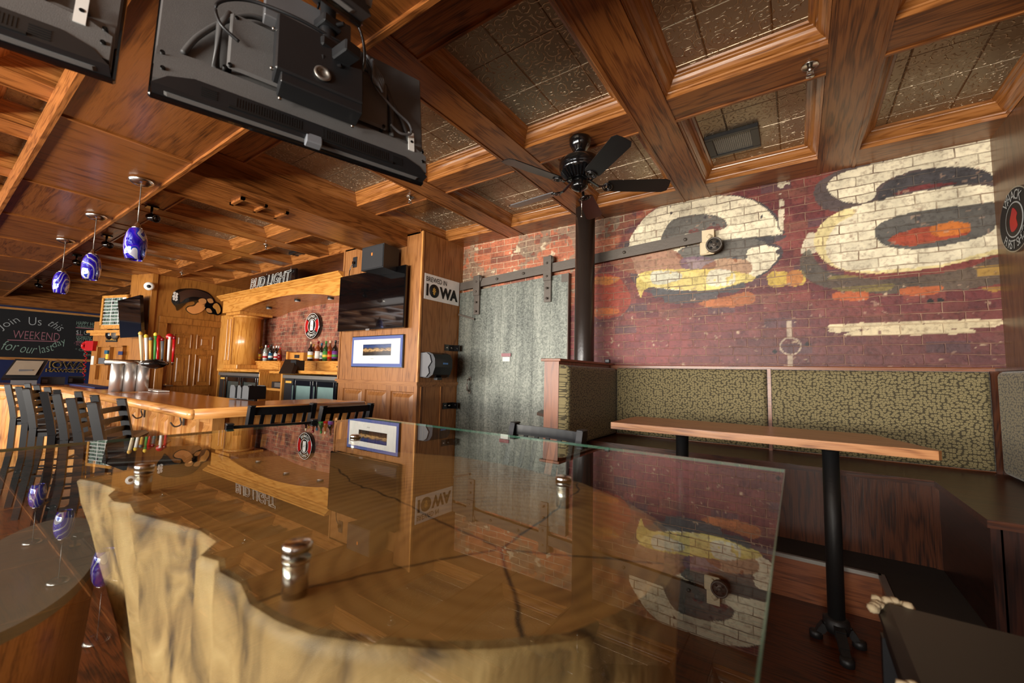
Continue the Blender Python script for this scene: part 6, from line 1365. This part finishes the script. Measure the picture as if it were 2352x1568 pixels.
# red wall telephone on the pier's left edge
p = A0+dd*(sL-.02)
t = thing('red_wall_telephone', 'red wall telephone on the left edge of the angled oak pier', 'telephone'); za = ob(*o5(150, 1040))[1]; zb2 = ob(*o5(150, 915))[1]; t.location = (p[0], p[1], za)
m = MB(); obox(m, sL-.16, sL+.08, za, zb2, 0, .07); m.build('body', M['red'], t)
m = MB(); q_ = A0+dd*(sL+.13)+nA*.05; m.tube(arc([tuple(q_+np.array((0, 0, za+.02))-dd*.06), tuple(q_+np.array((0, 0, za+.06))+dd*.03), tuple(q_+np.array((0, 0, (za+zb2)/2))+dd*.05), tuple(q_+np.array((0, 0, zb2-.06))+dd*.03), tuple(q_+np.array((0, 0, zb2-.02))-dd*.06)]), .03, 10); m.build('handset', M['red'], t)
m = MB(); cs = [tuple(A0+dd*(sL+.06+.02*math.cos(i*.9))+nA*(.05+.02*math.sin(i*.9))+np.array((0, 0, za-.0-i*.012))) for i in range(70)]; m.tube(cs, .007, 5); m.build('coiled_cord', M['red'], t)
# sticker strip below the phone
m = MB(); obox(m, sL-.1, sL-.02, 1.35, za-.1, 0, .006); tag(m.build('sticker_strip', M['paper']), 'strip of old stickers on the pier edge under the red telephone', 'sticker')
# television on the angled pier
t = thing('bar_television', 'tall-looking angled flat television hung in front of the menu board', 'television')
QT = [o5(450, 392), o5(738, 320), o5(757, 858), o5(480, 872)]
pc_ = A0+dd*.55+nA*.17; th_ = math.radians(-75); nT = np.array((math.cos(th_), math.sin(th_), 0)); 
P4 = [Vector(atp(*q, pc_, nT)) for q in QT]; t.location = (P4[0]+P4[2])/2
n_ = Vector(nT)*.05; m = MB(); m.add([tuple(v) for v in P4]+[tuple(v-n_) for v in P4], [(3, 2, 1, 0), (4, 5, 6, 7), (0, 1, 5, 4), (1, 2, 6, 5), (2, 3, 7, 6), (3, 0, 4, 7)]); m.build('bezel', M['blackgloss'], t)
ce = (P4[0]+P4[1]+P4[2]+P4[3])/4; m = MB(); m.add([tuple(ce+(v-ce)*.975+n_*.04) for v in P4], [(3, 2, 1, 0)]); m.build('screen', M['screen'], t)
m = MB(); e_ = ce-n_; m.bar(tuple(e_), tuple(e_-Vector(nA)*.3), .12, .12); m.build('wall_arm', M['black'], t)
# blue neon window strip seen above the board
m = MB(); a = atp(*o5(470, 265), A0-nA*2.2, nA); 
t = thing('teal_banner', 'small teal banner high up behind the menu board', 'banner'); b4 = [Vector(atp(*o5(*q), A0-nA*1.6, nA)) for q in ((455, 275), (520, 225), (610, 232), (608, 275), (500, 292))]; t.location = b4[0]; m.prism([(float(np.dot(np.array(v)-A0, UA)), v.z) for v in b4], -1.61, -1.6, axes=(A0, UA, VA, nA)); m.build('cloth', M['teal'], t)

# ------------------------------------------------------------------ far wall with the chalkboard
CX = -15.58
def cw_(x, y): p = at(x/9.8, 680+y/9.8, x=CX); return float(p[1]), float(p[2])
t = thing('chalkboard', 'long black chalkboard with a last weekend notice on the blue far wall', 'board', (CX, 1.5, 1.4))
zt_, zb_ = cw_(0, 275)[1], cw_(0, 1365)[1]; ztop = cw_(0, 205)[1]
m = MB(); m.box(CX, CX+.02, -1.6, 4.6, zb_, zt_); m.build('slate', M['slate'], t)
m = MB(); m.box(CX, CX+.04, -1.65, 4.65, zb_-.06, zb_); m.box(CX, CX+.04, -1.65, 4.65, zt_, zt_+.05); m.build('frame', wood('bar', 'y', .4, 9, .2), t)
m = MB(); m.box(CX-.02, CX+.06, -4.6, 6.2, ztop+.01, ztop+.04); struct(m, 'trim_201', M['dullsteel'])
XC = CX+.021
def chalk(s, x, y, x2, y2, h, mat, bold=0, shear=0, width=None):
    a, b = cw_(x, y), cw_(x2, y2); u = np.array((0, b[0]-a[0], b[1]-a[1])); l = np.hypot(u[1], u[2]); u /= l; v = np.array((0, -u[2], u[1]))
    text('chalk_lettering', s, mat, t, (XC, a[0], a[1]), u, v, width=l, height=h, shear=shear, bold=-.012)
pxm = lambda n: n/9.8*15.9/FPX*.7
chalk('Join', 60, 790, 500, 610, pxm(170), M['chalk']); chalk('Us', 640, 650, 930, 660, pxm(165), M['chalk']); chalk('this', 1060, 650, 1340, 800, pxm(150), M['chalk'], shear=.2)
chalk('WEEKEND', 280, 945, 1330, 1005, pxm(160), M['chalkpink'])
chalk('for', 20, 1200, 400, 1235, pxm(180), M['chalkgreen'], shear=.3); chalk('our', 440, 1262, 800, 1300, pxm(120), M['chalkgreen'], shear=.3); chalk('last', 900, 1290, 1230, 1215, pxm(160), M['chalkgreen'], shear=.3); chalk('day', 1240, 1200, 1540, 1090, pxm(170), M['chalkgreen'], shear=.3)
chalk('HAPPY HOUR', 1715, 640, 2270, 690, pxm(80), M['chalkgreen']); chalk('WEEKDAYS 4-6', 1730, 700, 2240, 735, pxm(45), M['chalkgreen']); chalk('$1 OFF WELLS', 1705, 870, 2500, 920, pxm(105), M['chalk']); chalk('DOMESTIC', 1715, 950, 2060, 975, pxm(60), M['chalkgreen']); chalk('BOTTLES', 1730, 1005, 2060, 1030, pxm(55), M['chalkgreen']); chalk('* BOMB DRINKS', 1650, 1100, 2200, 1140, pxm(60), M['chalkpink']); chalk('* Closing', 1680, 1240, 2080, 1270, pxm(70), M['chalkgreen']); chalk('Rendered' if False else 'Remodel', 1870, 1340, 2200, 1360, pxm(65), M['chalkgreen'])
m = MB()
for a, b in (((165, 985), (1300, 1022)), ((1700, 705), (2290, 750)), ((1710, 865), (1860, 875)), ((1700, 1025), (2060, 1045))): p, q = cw_(*a), cw_(*b); m.bar((XC, *p), (XC, *q), .004, .02, (0, 0, 1))
m.build('chalk_underline', M['chalkpink'], t)
t = thing('iowa_hawkeyes_lettering', 'black gold-edged IOWA HAWKEYES lettering on the blue wall under the chalkboard', 'lettering', (CX, 2, 1))
def o8(x, y): p = at(x/5.8075, 620+y/5.8075, x=CX); return float(p[1]), float(p[2])
for s, A_, B_, h in (('IOWA', (650, 1305), (1140, 1312), 86), ('HAWKEYES', (605, 1358), (1150, 1362), 42)):
    a, b = o8(*A_), o8(*B_); H_ = h/5.8*15.9/FPX*.68
    text('lettering', s, M['gold'], t, (CX+.01, a[0], a[1]), (0, 1, 0), (0, 0, 1), width=b[0]-a[0], height=H_, bold=.03, ex=.0)
    text('lettering', s, M['dark'], t, (CX+.016, a[0]+.015, a[1]+.012), (0, 1, 0), (0, 0, 1), width=b[0]-a[0]-.03, height=H_-.024, bold=.008, ex=.0)

# ------------------------------------------------------------------ chalk sign on the right wall
c = at(2338, 503, x=1.165)
t = thing('oval_whiskey_sign', 'oval black sign with chalk lettering and a red centre on the right wall', 'sign', (1.17, c[1], c[2]))
ry, rzz = abs(at(2302, 503, x=1.165)[1]-c[1]), abs(at(2330, 430, x=1.165)[2]-at(2330, 580, x=1.165)[2])/2
def oval(k, x0, x1, nm, mat): m = MB(); m.prism([(c[1]+ry*k*math.cos(q), c[2]+rzz*k*math.sin(q)) for q in [2*PI*i/40 for i in range(40)]], x0, x1, axes=((1.17, 0, 0), (0, 1, 0), (0, 0, 1), (-1, 0, 0))); return m.build(nm, mat, t)
oval(1, 0, .018, 'rim', M['dullsteel']); oval(.96, .018, .02, 'board', M['slate']); oval(.55, .02, .0215, 'inner_ring', M['chalk']); oval(.51, .0215, .0225, 'centre', M['dark'])
m = MB(); m.prism(smooth([(c[1]+a*ry, c[2]+b*rzz) for a, b in ((0, .38), (.15, .2), (.25, 0), (.2, -.3), (0, -.36), (-.2, -.25), (-.15, 0), (-.22, .15))], 4), .0225, .0235, axes=((1.17, 0, 0), (0, 1, 0), (0, 0, 1), (-1, 0, 0))); m.build('red_figure', M['red'], t)
def arct(s, r, a0, a1, h, flip=False):
    for i, ch in enumerate(s):
        if ch == ' ': continue
        q = a0+(a1-a0)*(i+.5)/len(s); rad = np.array((0, -math.cos(q), math.sin(q))); u = np.array((0, -math.sin(q), -math.cos(q)))
        if flip: u = -u; v = -rad
        else: v = rad
        O = np.array((1.17-.022, c[1]-ry*r*math.cos(q), c[2]+rzz*r*math.sin(q)))-u*h*.35-v*h*.5
        text('chalk_lettering', ch, M['chalk'], t, O, u, v, height=h)
arct('WHACK', .76, 2.4, .8, .06); arct('FIRST SHOT', .76, -2.5, -.7, .055, True)
for o in bpy.data.objects:
    if o.type == 'EMPTY': o.empty_display_type = 'PLAIN_AXES'
